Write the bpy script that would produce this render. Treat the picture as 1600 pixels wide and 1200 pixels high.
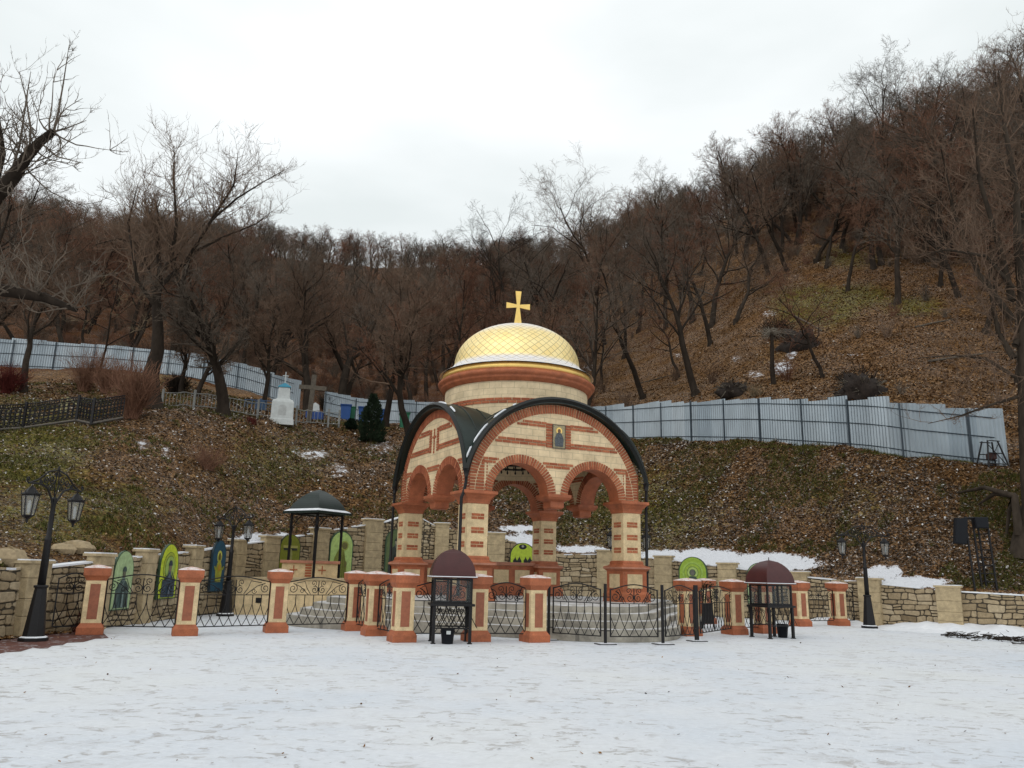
import bpy, math, random
import numpy as np
from mathutils import Vector, Matrix, noise
S = bpy.context.scene
for o in list(bpy.data.objects): bpy.data.objects.remove(o)
COL = S.collection
PI = math.pi
# ---------------------------------------------------------------- camera
F_PX, PITCH, ROLL, EYE = 1255.8, 0.230774, 0.0232712, 1.5
_cp, _sp = math.cos(PITCH), math.sin(PITCH)
Fv = Vector((0, _cp, _sp)); _R = Vector((1, 0, 0)); _U = Vector((0, -_sp, _cp))
Rv = _R*math.cos(ROLL) + _U*math.sin(ROLL); Uv = -_R*math.sin(ROLL) + _U*math.cos(ROLL)
cd = bpy.data.cameras.new('camera'); cam = bpy.data.objects.new('camera', cd); COL.objects.link(cam)
cd.sensor_fit = 'HORIZONTAL'; cd.sensor_width = 36; cd.lens = F_PX/1600*36; cd.clip_end = 3000; cd.clip_start = .1
m = Matrix((( Rv.x, Uv.x, -Fv.x, 0), (Rv.y, Uv.y, -Fv.y, 0), (Rv.z, Uv.z, -Fv.z, EYE), (0, 0, 0, 1)))
cam.matrix_world = m; S.camera = cam
# ---------------------------------------------------------------- world: overcast
w = bpy.data.worlds.new('World'); S.world = w; w.use_nodes = True
nt = w.node_tree; nt.nodes.clear()
SUN_EL, SUN_AZ = math.radians(48), math.radians(215)
sky = nt.nodes.new('ShaderNodeTexSky'); sky.sky_type = 'NISHITA'; sky.sun_disc = False
sky.sun_elevation = SUN_EL; sky.sun_rotation = SUN_AZ
tc = nt.nodes.new('ShaderNodeTexCoord'); mp = nt.nodes.new('ShaderNodeMapping'); mp.inputs['Scale'].default_value = (1.2, 1.2, 3.2)
nz = nt.nodes.new('ShaderNodeTexNoise'); nz.inputs['Scale'].default_value = 1.6; nz.inputs['Detail'].default_value = 5; nz.inputs['Roughness'].default_value = .45
cr = nt.nodes.new('ShaderNodeValToRGB')
cr.color_ramp.elements[0].position = .36; cr.color_ramp.elements[0].color = (7.4, 7.9, 7.9, 1)
cr.color_ramp.elements[1].position = .62; cr.color_ramp.elements[1].color = (9.6, 9.9, 10.0, 1)
mx = nt.nodes.new('ShaderNodeMix'); mx.data_type = 'RGBA'; mx.inputs[0].default_value = .95
bg = nt.nodes.new('ShaderNodeBackground'); bg.inputs['Strength'].default_value = .1
ow = nt.nodes.new('ShaderNodeOutputWorld')
L = nt.links.new
L(tc.outputs['Generated'], mp.inputs['Vector']); L(mp.outputs[0], nz.inputs['Vector']); L(nz.outputs['Fac'], cr.inputs[0])
L(sky.outputs[0], mx.inputs[6]); L(cr.outputs[0], mx.inputs[7]); L(mx.outputs[2], bg.inputs['Color']); L(bg.outputs[0], ow.inputs[0])
# ---------------------------------------------------------------- sun behind the clouds
sd = bpy.data.lights.new('sun', 'SUN'); sd.energy = .6; sd.angle = math.radians(60); sd.color = (1, .96, .9)
so = bpy.data.objects.new('sun', sd); COL.objects.link(so)
sdir = Vector((-.35, -.62, .70)).normalized()
so.rotation_euler = sdir.to_track_quat('Z', 'Y').to_euler(); so.location = (0, 0, 60)
S.view_settings.view_transform = 'Standard'; S.view_settings.look = 'None'; S.view_settings.gamma = 1
S.view_settings.exposure = 0.20
S.render.engine = 'CYCLES'; S.cycles.max_bounces = 6

# ---------------------------------------------------------------- projection helpers
def ray(px, py): return Fv + Rv*((px-800)/F_PX) + Uv*((600-py)/F_PX)
def atY(px, py, Y):
    d = ray(px, py); t = Y/d.y; return Vector((0, 0, EYE)) + d*t
def gnd(px, py, z=0.0):
    d = ray(px, py); t = (z-EYE)/d.z; return Vector((0, 0, EYE)) + d*t
def slope_of(px):     # x/y ratio for picture column at eye level
    lo = 900 + (px-800)*.0233
    d = ray(px, lo); return d.x/d.y
def hz(px): return 900 + (px-800)*.0233
def col(px, Y): return Vector((slope_of(px)*Y, Y, 0))
def zof(px, py, Y): return atY(px, py, Y).z

# ---------------------------------------------------------------- mesh helpers
class MB:
    def __init__(s): s.v = []; s.f = []; s.t = []; s.uv = None
    def add(s, vs, fs, t=0.5):
        n = len(s.v); s.v.extend(vs); s.f.extend([tuple(i+n for i in f) for f in fs]); s.t.extend([t]*len(fs)); return s
    def box(s, c, sz, rz=0, t=.5, M=None):
        hx, hy, hz_ = sz[0]/2, sz[1]/2, sz[2]/2
        vs = [Vector((x*hx, y*hy, z*hz_)) for z in (-1, 1) for y in (-1, 1) for x in (-1, 1)]
        if M is not None: vs = [M @ v for v in vs]
        if rz: 
            R = Matrix.Rotation(rz, 3, 'Z'); vs = [R @ v for v in vs]
        c = Vector(c); vs = [v+c for v in vs]
        return s.add(vs, [(0,2,3,1),(4,5,7,6),(0,1,5,4),(2,6,7,3),(0,4,6,2),(1,3,7,5)], t)
    def tube(s, pts, r, n=6, cap=True, t=.5):
        pts = [Vector(p) for p in pts]
        rs = r if isinstance(r, (list, tuple)) else [r]*len(pts)
        base = len(s.v); fs = []; up = None
        for i, p in enumerate(pts):
            if i == 0: d = pts[1]-p
            elif i == len(pts)-1: d = p-pts[i-1]
            else: d = pts[i+1]-pts[i-1]
            if d.length < 1e-9: d = Vector((0, 0, 1))
            d.normalize()
            if up is None:
                up = Vector((0, 0, 1)) if abs(d.z) < .9 else Vector((1, 0, 0))
            a = d.cross(up)
            if a.length < 1e-6: a = d.cross(Vector((.3, 1, .2)))
            a.normalize(); b = a.cross(d).normalized(); up = b
            for k in range(n):
                an = 2*PI*k/n; s.v.append(p + a*(math.cos(an)*rs[i]) + b*(math.sin(an)*rs[i]))
        for i in range(len(pts)-1):
            for k in range(n):
                k2 = (k+1) % n
                fs.append((base+i*n+k, base+i*n+k2, base+(i+1)*n+k2, base+(i+1)*n+k))
        if cap:
            fs.append(tuple(base+k for k in range(n))); e = base+(len(pts)-1)*n
            fs.append(tuple(e+n-1-k for k in range(n)))
        s.f.extend(fs); s.t.extend([t]*len(fs)); return s
    def loft(s, prof, n, c=(0, 0, 0), rz=0, cap=True, t=.5, square=False):
        # prof list of (r,z); square: r is the half side
        c = Vector(c); base = len(s.v); k0 = math.sqrt(2) if square else 1; off = PI/4 if square else 0
        if square: n = 4
        for r, z in prof:
            for k in range(n):
                a = 2*PI*k/n + off + rz; s.v.append(c + Vector((math.cos(a)*r*k0, math.sin(a)*r*k0, z)))
        fs = []
        for i in range(len(prof)-1):
            for k in range(n):
                k2 = (k+1) % n; fs.append((base+i*n+k, base+i*n+k2, base+(i+1)*n+k2, base+(i+1)*n+k))
        if cap:
            fs.append(tuple(base+n-1-k for k in range(n))); e = base+(len(prof)-1)*n; fs.append(tuple(e+k for k in range(n)))
        s.f.extend(fs); s.t.extend([t]*len(fs)); return s
    def prism(s, poly, y0, y1, t=.5):   # polygon in x,z extruded along y
        n = len(poly); vs = [Vector((x, y0, z)) for x, z in poly] + [Vector((x, y1, z)) for x, z in poly]
        fs = [tuple(range(n)), tuple(range(2*n-1, n-1, -1))] + [(i, i+n, (i+1) % n+n, (i+1) % n) for i in range(n)]
        return s.add(vs, fs, t)
    def build(s, name, mat, parent=None, smooth=False, bevel=0):
        me = bpy.data.meshes.new(name); me.from_pydata([tuple(v) for v in s.v], [], s.f); me.materials.append(mat)
        at = me.attributes.new('tint', 'FLOAT', 'FACE'); at.data.foreach_set('value', s.t)
        if smooth: me.polygons.foreach_set('use_smooth', [True]*len(s.f))
        me.update()
        o = bpy.data.objects.new(name, me); COL.objects.link(o)
        if parent: o.parent = parent
        if bevel:
            b = o.modifiers.new('bevel', 'BEVEL'); b.width = bevel; b.segments = 2; b.limit_method = 'ANGLE'
        return o
def tag(o, label=None, cat=None, group=None, kind=None):
    if label: o['label'] = label
    if cat: o['category'] = cat
    if group: o['group'] = group
    if kind: o['kind'] = kind
    return o
def thing(name, label, cat, loc=(0, 0, 0), rz=0, group=None):
    o = bpy.data.objects.new(name, None); COL.objects.link(o); o.location = loc; o.rotation_euler = (0, 0, rz)
    o.empty_display_size = .2
    return tag(o, label, cat, group)
def kids(o): return [c for c in list(bpy.data.objects) if c.parent == o]
def copy_tree(o, loc, rz=0, label=None, sc=None, ch=None):
    r = o.copy(); COL.objects.link(r); r.location = loc; r.rotation_euler = (0, 0, rz)
    if label: r['label'] = label
    if sc: r.scale = (sc, sc, sc) if isinstance(sc, float) else sc
    def rec(a, b):
        for c in (KID[a.name] if a.name in KID else kids(a)):
            d = c.copy(); COL.objects.link(d); d.parent = b; rec(c, d)
    rec(o, r); return r
KID = {}
# ---------------------------------------------------------------- materials
class NT:
    def __init__(s, name):
        s.m = bpy.data.materials.new(name); s.m.use_nodes = True; s.t = s.m.node_tree; s.t.nodes.clear()
        s.o = s.n('ShaderNodeOutputMaterial'); s.b = s.n('ShaderNodeBsdfPrincipled'); s.l(s.b.outputs[0], s.o.inputs[0])
        s.tc = s.n('ShaderNodeTexCoord')
    def n(s, k, **kw):
        x = s.t.nodes.new(k)
        for a, b in kw.items(): setattr(x, a, b)
        return x
    def l(s, a, b): s.t.links.new(a, b)
    def noise(s, scale, detail=4, rough=.55, vec=None, sc=None, dist=0):
        x = s.n('ShaderNodeTexNoise'); x.inputs['Scale'].default_value = scale; x.inputs['Detail'].default_value = detail
        x.inputs['Roughness'].default_value = rough; x.inputs['Distortion'].default_value = dist
        v = vec or s.tc.outputs['Object']
        if sc:
            mpp = s.n('ShaderNodeMapping'); mpp.inputs['Scale'].default_value = sc; s.l(v, mpp.inputs[0]); v = mpp.outputs[0]
        s.l(v, x.inputs['Vector']); return x.outputs['Fac']
    def ramp(s, fac, stops):
        x = s.n('ShaderNodeValToRGB'); e = x.color_ramp.elements
        while len(e) < len(stops): e.new(.5)
        for i, (p, c) in enumerate(stops):
            e[i].position = p; e[i].color = (c, c, c, 1) if isinstance(c, (int, float)) else (*c, 1)
        s.l(fac, x.inputs[0]); return x.outputs[0]
    def mix(s, fac, a, b, mode='MIX'):
        x = s.n('ShaderNodeMix'); x.data_type = 'RGBA'; x.blend_type = mode; x.clamp_factor = True
        for i, q in ((0, fac), (6, a), (7, b)):
            if isinstance(q, (int, float)): x.inputs[i].default_value = q if i == 0 else (q, q, q, 1)
            elif isinstance(q, tuple): x.inputs[i].default_value = (*q, 1)
            else: s.l(q, x.inputs[i])
        return x.outputs[2]
    def math(s, op, a, b=0, c=None):
        x = s.n('ShaderNodeMath', operation=op)
        for i, q in enumerate((a, b, c)):
            if q is None: continue
            if isinstance(q, (int, float)): x.inputs[i].default_value = q
            else: s.l(q, x.inputs[i])
        return x.outputs[0]
    def attr(s, name):
        x = s.n('ShaderNodeAttribute'); x.attribute_name = name; return x.outputs['Fac']
    def color(s, c):
        if isinstance(c, tuple): s.b.inputs['Base Color'].default_value = (*c, 1)
        else: s.l(c, s.b.inputs['Base Color'])
    def bump(s, h, strength=.3, dist=.02):
        x = s.n('ShaderNodeBump'); x.inputs['Strength'].default_value = strength; x.inputs['Distance'].default_value = dist
        s.l(h, x.inputs['Height']); s.l(x.outputs[0], s.b.inputs['Normal'])
    def set(s, rough=.7, metal=0, spec=.5):
        s.b.inputs['Roughness'].default_value = rough; s.b.inputs['Metallic'].default_value = metal
        s.b.inputs['Specular IOR Level'].default_value = spec; return s.m
def plain(name, c, rough=.7, metal=0, var=.25, scale=3, bump=.15, spec=.4):
    n = NT(name); oi = n.n('ShaderNodeObjectInfo'); va = n.n('ShaderNodeVectorMath', operation='ADD'); cm_ = n.n('ShaderNodeCombineXYZ')
    for q in (0, 1, 2): n.l(n.math('MULTIPLY', oi.outputs['Random'], 37.0+q*11), cm_.inputs[q])
    n.l(n.tc.outputs['Object'], va.inputs[0]); n.l(cm_.outputs[0], va.inputs[1]); c = n.mix(oi.outputs['Random'], tuple(x*.93 for x in c), tuple(x*1.06 for x in c))
    f = n.noise(scale, 6, .65, vec=va.outputs[0]); f2 = n.noise(scale*9, 3, .6, vec=va.outputs[0])
    k = n.ramp(f, [(.3, 1-var), (.7, 1+var*.5)]); k2 = n.ramp(f2, [(.3, 1-var*.5), (.7, 1+var*.3)])
    cc = n.mix(1, n.mix(1, c, k, 'MULTIPLY'), k2, 'MULTIPLY'); n.color(cc)
    if bump: n.bump(f2, bump, .01)
    return n.set(rough, metal, spec)
def tinted(name, c0, c1, c2, rough=.8, scale=6, bump=.3, spec=.3):   # colour by per-face tint plus noise
    n = NT(name); t = n.attr('tint'); f = n.noise(scale, 5, .65)
    base = n.ramp(t, [(0, c0), (.5, c1), (1, c2)])
    k = n.ramp(f, [(.25, .62), (.75, 1.2)]); n.color(n.mix(1, base, k, 'MULTIPLY'))
    n.bump(f, bump, .02); return n.set(rough, 0, spec)
def block_mat(name, c1, c2, mortar, bw, bh, var=.15, cyl=0):
    n = NT(name); sp = n.n('ShaderNodeSeparateXYZ'); n.l(n.tc.outputs['Object'], sp.inputs[0])
    cb = n.n('ShaderNodeCombineXYZ'); n.l(n.math('MULTIPLY', n.math('ARCTAN2', sp.outputs[1], sp.outputs[0]), cyl) if cyl else n.math('ADD', sp.outputs[0], sp.outputs[1]), cb.inputs[0]); n.l(sp.outputs[2], cb.inputs[1])
    b = n.n('ShaderNodeTexBrick'); n.l(cb.outputs[0], b.inputs['Vector']); b.inputs['Scale'].default_value = 1
    b.inputs['Brick Width'].default_value = bw; b.inputs['Row Height'].default_value = bh; b.inputs['Mortar Size'].default_value = .006
    b.inputs['Mortar Smooth'].default_value = .3; b.inputs['Color1'].default_value = (*c1, 1); b.inputs['Color2'].default_value = (*c2, 1); b.inputs['Mortar'].default_value = (*mortar, 1)
    f = n.noise(2.2, 6, .7); f2 = n.noise(30, 3, .6)
    b.inputs['Mortar Size'].default_value = .009; k = n.ramp(f, [(.28, 1-var*2), (.62, 1.05)]); n.color(n.mix(1, b.outputs[0], k, 'MULTIPLY'))
    n.bump(n.math('ADD', n.math('MULTIPLY', b.outputs['Fac'], -.6), n.math('MULTIPLY', f2, .4)), .35, .012)
    return n.set(.75, 0, .3)
M_cream = block_mat('cream_block', (.76, .59, .37), (.70, .54, .33), (.50, .40, .26), .38, .19)
M_creamd = block_mat('cream_drum_block', (.72, .575, .37), (.67, .53, .33), (.50, .40, .26), .38, .19, cyl=2.298)
M_cream2 = plain('cream_stone', (.68, .52, .30), .75, var=.3, scale=5)
M_brick = tinted('red_brick', (.27, .072, .034), (.38, .112, .050), (.48, .17, .080), .8, 14, .4)
M_terra = plain('terracotta', (.40, .12, .050), .6, var=.35, scale=4, bump=.12)
M_terra2 = plain('pink_terracotta', (.46, .20, .125), .6, var=.25, scale=4, bump=.1)
M_redpanel = plain('red_granite_panel', (.32, .105, .052), .45, var=.25, scale=12, bump=.05)
M_stone = tinted('rubble_stone', (.21, .155, .09), (.37, .285, .175), (.50, .41, .28), .9, 11, .5)
M_mortar = plain('dark_joint', (.085, .068, .048), .95, var=.4, scale=8)
M_pier = plain('pier_sandstone', (.46, .36, .215), .85, var=.35, scale=5, bump=.3)
M_step = block_mat('granite_step', (.42, .385, .32), (.38, .345, .285), (.24, .22, .185), .8, 3.0, .3)
M_iron = plain('black_iron', (.010, .009, .010), .5, 0, var=.3, scale=20, bump=.1, spec=.28)
M_roof = plain('dark_green_metal', (.012, .022, .018), .36, 0, var=.3, scale=3, bump=.04, spec=.35)
M_edge = plain('roof_edge_black', (.009, .011, .010), .5, 0, var=.3, scale=4, bump=.05, spec=.3)
M_maroon = plain('maroon_metal', (.060, .014, .014), .42, 0, var=.2, scale=4, bump=.03)
M_gold = plain('gold_leaf', (.90, .62, .20), .42, .85, var=.1, scale=6, bump=.02)
M_white = plain('white_paint', (.50, .52, .51), .6, var=.15, scale=6)
M_bluep = plain('blue_paint', (.02, .22, .33), .5)
M_binblue = plain('blue_plastic', (.015, .075, .27), .45, var=.1)
M_bingreen = plain('green_plastic', (.01, .13, .06), .45, var=.1)
M_black = plain('black_plastic', (.007, .008, .011), .6, var=.15, spec=.2)
M_wood = plain('grey_wood', (.11, .09, .068), .85, var=.4, scale=9)
M_concrete = plain('concrete', (.12, .105, .09), .9, var=.35, scale=4)
def glass_mat():
    n = NT('lantern_glass'); n.color((.34, .34, .32)); n.b.inputs['Alpha'].default_value = .32
    return n.set(.35, 0, .5)
M_glass = glass_mat()
def clear_mat():
    n = NT('clear_glass'); n.color((.10, .11, .11)); n.b.inputs['Alpha'].default_value = .16
    return n.set(.08, 0, .6)
M_clear = clear_mat()
def snow_mat():
    n = NT('snow'); f = n.noise(5, 6, .6); n.color(n.ramp(f, [(.3, (.66, .68, .72)), (.7, (.80, .81, .84))])); n.bump(f, .4, .05)
    return n.set(.7, 0, .25)
M_snow = snow_mat()
def tread_mat():
    n = NT('trodden_snow'); f = n.noise(3.5, 6, .7); n.color(n.ramp(f, [(.36, (.34, .31, .27)), (.50, (.50, .49, .48)), (.62, (.72, .72, .74))])); n.bump(f, .3, .03); return n.set(.7, 0, .25)
M_tread = tread_mat()
def capsnow_mat():
    n = NT('thin_cap_snow'); f = n.noise(9, 5, .7); n.color(n.ramp(f, [(.34, (.45, .22, .14)), (.46, (.62, .50, .46)), (.60, (.72, .68, .68))])); n.bump(f, .3, .02); return n.set(.7, 0, .25)
M_capsnow = capsnow_mat()
def dome_mat():
    n = NT('dome_gold_tiles'); uv = n.n('ShaderNodeUVMap'); sp = n.n('ShaderNodeSeparateXYZ'); n.l(uv.outputs[0], sp.inputs[0])
    u, v = sp.outputs[0], sp.outputs[1]
    U_ = n.math('MULTIPLY', u, 46); V_ = n.math('MULTIPLY', v, 15)
    def lines(x):
        fr = n.math('FRACT', x); d = n.math('ABSOLUTE', n.math('SUBTRACT', fr, .5)); return n.math('GREATER_THAN', d, .45)
    ln = n.math('MAXIMUM', lines(n.math('ADD', U_, V_)), lines(n.math('SUBTRACT', U_, V_)))
    cell = n.math('ADD', n.math('FLOOR', n.math('ADD', U_, V_)), n.math('MULTIPLY', n.math('FLOOR', n.math('SUBTRACT', U_, V_)), 7.3))
    wn = n.n('ShaderNodeTexWhiteNoise'); wn.noise_dimensions = '1D'; n.l(cell, wn.inputs['W'])
    gold = n.mix(wn.outputs['Value'], (1.0, .82, .42), (.96, .74, .32))
    nf = n.noise(6, 5, .7)
    sn = n.ramp(v, [(0, 1), (.13, .95), (.18, 0.03), (.46, 0.03), (.60, .75), (.8, 1)])
    snow = n.math('MULTIPLY', sn, n.ramp(nf, [(.28, .55), (.5, 1)]))
    c = n.mix(snow, gold, (.74, .73, .76))
    c = n.mix(n.math('MULTIPLY', ln, .6), c, (.20, .16, .10)); n.color(c)
    n.l(n.math('MULTIPLY', n.math('SUBTRACT', 1, snow), .85), n.b.inputs['Metallic'])
    n.bump(n.math('SUBTRACT', n.math('MULTIPLY', wn.outputs['Value'], .3), ln), .25, .01)
    return n.set(.5, 0, .5)
M_dome = dome_mat()
def bark(name, c, c2):
    n = NT(name); f = n.noise(3, 6, .7, sc=(1, 1, .35)); oi = n.n('ShaderNodeObjectInfo')
    b = n.mix(oi.outputs['Random'], c, c2); k = n.ramp(f, [(.3, .55), (.7, 1.5)])
    n.color(n.mix(1, b, k, 'MULTIPLY')); n.bump(f, .5, .03); return n.set(.95, 0, .1)
M_bark = bark('bark_brown', (.022, .016, .012), (.038, .029, .022))
M_twig = bark('twig_brown', (.10, .064, .044), (.16, .108, .076))
M_twigr = bark('twig_reddish', (.135, .064, .040), (.18, .095, .062))
M_twigg = bark('twig_grey', (.085, .067, .052), (.14, .112, .088))
M_pale = bark('pale_twig', (.16, .125, .08), (.20, .155, .10))
M_redbush = bark('red_bush', (.075, .016, .014), (.09, .022, .018))
M_needle = bark('dark_needles', (.010, .020, .011), (.018, .028, .015))
def galv():
    n = NT('galvanised_sheet'); f = n.noise(1.2, 4, .6, sc=(1, 1, .3)); t = n.attr('tint')
    c = n.ramp(t, [(0, (.25, .295, .33)), (1, (.385, .43, .46))]); k = n.ramp(f, [(.3, .8), (.7, 1.1)])
    n.color(n.mix(1, c, k, 'MULTIPLY')); return n.set(.38, .45, .5)
M_galv = galv()
M_rail = plain('fence_rail', (.035, .05, .065), .6)

def plaza_mat():
    n = NT('plaza_snow'); oc = n.tc.outputs['Object']
    big = n.noise(.22, 5, .6); mid = n.noise(1.7, 7, .74, sc=(1.0, 1.15, 1), dist=.5); fine = n.noise(11, 5, .7); mic = n.noise(60, 3, .7)
    base = n.ramp(big, [(.3, (.60, .645, .71)), (.5, (.68, .70, .735)), (.7, (.70, .712, .712))])
    base = n.mix(1, base, n.ramp(fine, [(.25, .90), (.7, 1.05)]), 'MULTIPLY')
    # thin snow showing pavers
    br = n.n('ShaderNodeTexBrick'); mpn = n.n('ShaderNodeMapping'); mpn.inputs['Rotation'].default_value = (0, 0, .46); n.l(oc, mpn.inputs[0]); n.l(mpn.outputs[0], br.inputs['Vector'])
    br.inputs['Scale'].default_value = 1; br.inputs['Brick Width'].default_value = .24; br.inputs['Row Height'].default_value = .12; br.inputs['Mortar Size'].default_value = .007
    joint = n.math('MULTIPLY', br.outputs['Fac'], n.ramp(n.noise(.5, 3, .5), [(.46, 0), (.60, .38)]))
    patch = n.ramp(n.noise(.45, 3, .5), [(.38, .15), (.62, 1)])
    th = n.math('MULTIPLY', n.ramp(mid, [(.54, 0), (.64, .9)]), patch)
    scuff = n.math('MULTIPLY', n.ramp(n.noise(5, 5, .68, sc=(.8, 1.1, 1), dist=.9), [(.55, 0), (.62, .95)]), n.ramp(n.noise(.8, 3, .6), [(.38, 0), (.52, 1)]))
    al = n.math('MINIMUM', n.math('ADD', n.math('MULTIPLY', th, n.ramp(fine, [(.4, .1), (.62, 1)])), scuff), 1)
    c = n.mix(n.math('MULTIPLY', al, .66), base, (.33, .30, .275)); c = n.mix(joint, c, (.78, .80, .83))
    n.color(c); n.bump(n.math('ADD', n.math('ADD', n.math('MULTIPLY', fine, .6), n.math('MULTIPLY', mic, .25)), n.math('MULTIPLY', al, -.5)), .55, .02)
    return n.set(.6, 0, .3)
M_plaza = plaza_mat()
def hill_mat():
    n = NT('hillside_soil'); a_s = n.attr('snow'); a_g = n.attr('green'); a_w = n.attr('wood')
    f1 = n.noise(.35, 5, .6); f2 = n.noise(2.6, 6, .7); f3 = n.noise(9, 4, .75, dist=.5); f4 = n.noise(24, 3, .8)
    lit = n.ramp(f3, [(.36, (.010, .006, .003)), (.47, (.095, .046, .016)), (.56, (.23, .118, .042)), (.70, (.40, .26, .14))])
    grs = n.ramp(f3, [(.34, (.014, .014, .004)), (.47, (.085, .075, .012)), (.58, (.19, .155, .022)), (.72, (.30, .24, .09))])
    gm = n.ramp(n.math('ADD', n.math('MULTIPLY', f2, .55), n.math('MULTIPLY', a_g, .6)), [(.40, 0), (.56, .95)])
    c = n.mix(gm, lit, grs)
    c = n.mix(1, c, n.ramp(f2, [(.3, .38), (.68, 1.45)]), 'MULTIPLY')
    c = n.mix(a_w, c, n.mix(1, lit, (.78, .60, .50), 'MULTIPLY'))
    dust = n.math('MULTIPLY', n.ramp(f4, [(.54, 0), (.64, 1)]), n.ramp(n.math('ADD', f1, n.math('MULTIPLY', f2, .4)), [(.58, 0.0), (.80, .75)]))
    c = n.mix(dust, c, (.50, .48, .47))
    sm = n.ramp(n.math('ADD', a_s, n.math('MULTIPLY', n.math('SUBTRACT', n.math('ADD', n.math('MULTIPLY', f2, .6), n.math('MULTIPLY', f3, .4)), .5), 1.9)), [(.46, 0), (.56, 1)])
    c = n.mix(sm, c, (.74, .75, .79)); n.color(c)
    n.bump(n.math('ADD', f3, n.math('MULTIPLY', f4, .5)), .9, .08); return n.set(.95, 0, .15)
M_hill = hill_mat()

# ---------------------------------------------------------------- the ground
mb = MB(); mb.add([Vector((-400, -200, 0)), Vector((400, -200, 0)), Vector((400, 60, 0)), Vector((-400, 60, 0))], [(0, 1, 2, 3)])
tag(mb.build('ground', M_plaza), kind='structure')

# ---------------------------------------------------------------- wall line and terrain
WALLT = [(-420, 11.0, 850), (-160, 14.2, 868), (-40, 15.8, 878), (52, 17.3, 879), (155, 19.4, 868), (226, 21.8, 861), (300, 25.0, 855), (368, 28.2, 845), (418, 29.6, 839), (495, 31.4, 827),
        (578, 33.3, 813), (640, 34.4, 801), (687, 35, 819), (774, 35.4, 834), (868, 35.4, 862), (947, 35, 861), (1038, 34, 870), (1138, 32.6, 881), (1248, 31, 895),
        (1359, 29.2, 905), (1481, 27.5, 917), (1640, 26.3, 926), (1800, 25.2, 930), (2100, 24, 932)]
WALL = [(a, b, zof(a, c, b)) for a, b, c in WALLT]
TERR = {  # px : (crest Y, y), (fence Y, y), then hill points
 -420: [(27, 675), (50, 575), (72, 500), (100, 430), (140, 385), (180, 368)],
 -100: [(30, 672), (54, 578), (76, 505), (108, 430), (150, 385), (190, 372)],
 0: [(31.5, 668), (56, 580), (80, 510), (112, 435), (155, 390), (195, 377)],
 100: [(32.5, 660), (58, 583), (85, 515), (120, 440), (165, 395), (210, 382)],
 250: [(35, 650), (61, 592), (92, 530), (135, 450), (185, 400), (235, 392)],
 350: [(38, 655), (63, 612), (98, 540), (145, 460), (200, 410), (250, 400)],
 450: [(43.5, 660), (65, 640), (100, 565), (150, 480), (215, 420), (265, 408)],
 560: [(47, 668), (66, 661), (102, 585), (155, 490), (220, 428), (280, 416)],
 700: [(49, 690), (63, 668), (98, 590), (150, 500), (215, 435), (275, 422)],
 800: [(50, 700), (60, 676), (92, 590), (140, 500), (200, 430), (260, 415)],
 940: [(49, 698), (53, 690), (80, 600), (120, 500), (165, 430), (210, 395)],
 1080: [(43.5, 696), (46, 690), (68, 590), (98, 480), (130, 400), (165, 360)],
 1200: [(39, 700), (41, 695), (60, 570), (82, 450), (108, 365), (135, 320)],
 1400: [(33.5, 716), (35, 712), (50, 585), (68, 460), (90, 350), (112, 270)],
 1600: [(31.6, 739), (33, 735), (47, 600), (64, 450), (84, 310), (102, 215)],
 1800: [(30.5, 745), (32, 740), (45, 600), (61, 430), (80, 280), (96, 170)],
 2100: [(29, 748), (31, 742), (43, 590), (58, 410), (76, 250), (92, 130)],
}
wpx = np.array([q[0] for q in WALL]); wY = np.array([q[1] for q in WALL]); wZ = np.array([q[2] for q in WALL])
tpx = np.array(sorted(TERR)); 
tY = np.array([[q[0] for q in TERR[k]] for k in sorted(TERR)]); tZ = np.array([[zof(k, q[1], q[0]) for q in TERR[k]] for k in sorted(TERR)])
NCOL = 760
PXS = np.linspace(-420, 2100, NCOL); AS = np.array([slope_of(p) for p in PXS])
def smooth_cols(a, k=9):
    ker = np.ones(k)/k; return np.convolve(np.pad(a, k//2, 'edge'), ker, 'valid')
KY = [np.interp(PXS, wpx, wY)+.28]; KZ = [np.interp(PXS, wpx, wZ)-.12]
for j in range(6):
    kk = 25 if j > 1 else 13
    KY.append(smooth_cols(np.interp(PXS, tpx, tY[:, j]), kk)); KZ.append(smooth_cols(np.interp(PXS, tpx, tZ[:, j]), kk))
KY.append(KY[-1]+60); KZ.append(KZ[-1]-8); KY.append(KY[-1]+200); KZ.append(KZ[-1]-90)
KY = np.array(KY); KZ = np.array(KZ)
def Hraw(x, Y):
    a = x/Y; i = np.interp(a, AS, np.arange(NCOL)); i0 = int(min(max(i, 0), NCOL-2)); t = i-i0
    ky = KY[:, i0]*(1-t)+KY[:, i0+1]*t; kz = KZ[:, i0]*(1-t)+KZ[:, i0+1]*t
    return float(np.interp(Y, ky, kz)), Y-ky[0], ky
def H(x, Y):
    z, d, ky = Hraw(x, Y)
    amp = min(max(d/3, 0), 1)
    far = min(max((Y-50)/60, 0), 1)
    z += amp*(noise.noise(Vector((x*.28, Y*.28, 3)))*.38 + noise.noise(Vector((x*.9, Y*.9, 7)))*.16 + noise.noise(Vector((x*2.6, Y*2.6, 17)))*.07 + far*noise.noise(Vector((x*.05, Y*.05, 1)))*2.2)
    return z
def tp(px, py, y0=None, y1=300):     # terrain point seen at a pixel
    d = ray(px, py); a = d.x/d.y; i = np.interp(a, AS, np.arange(NCOL)); Y = y0 or float(np.interp(i, np.arange(NCOL), KY[0]))+.05
    while Y < y1:
        p = Vector((0, 0, EYE))+d*(Y/d.y)
        if H(p.x, Y) >= p.z: return Vector((p.x, Y, H(p.x, Y)))
        Y += .12 if Y < 60 else .4
    return None
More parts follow.
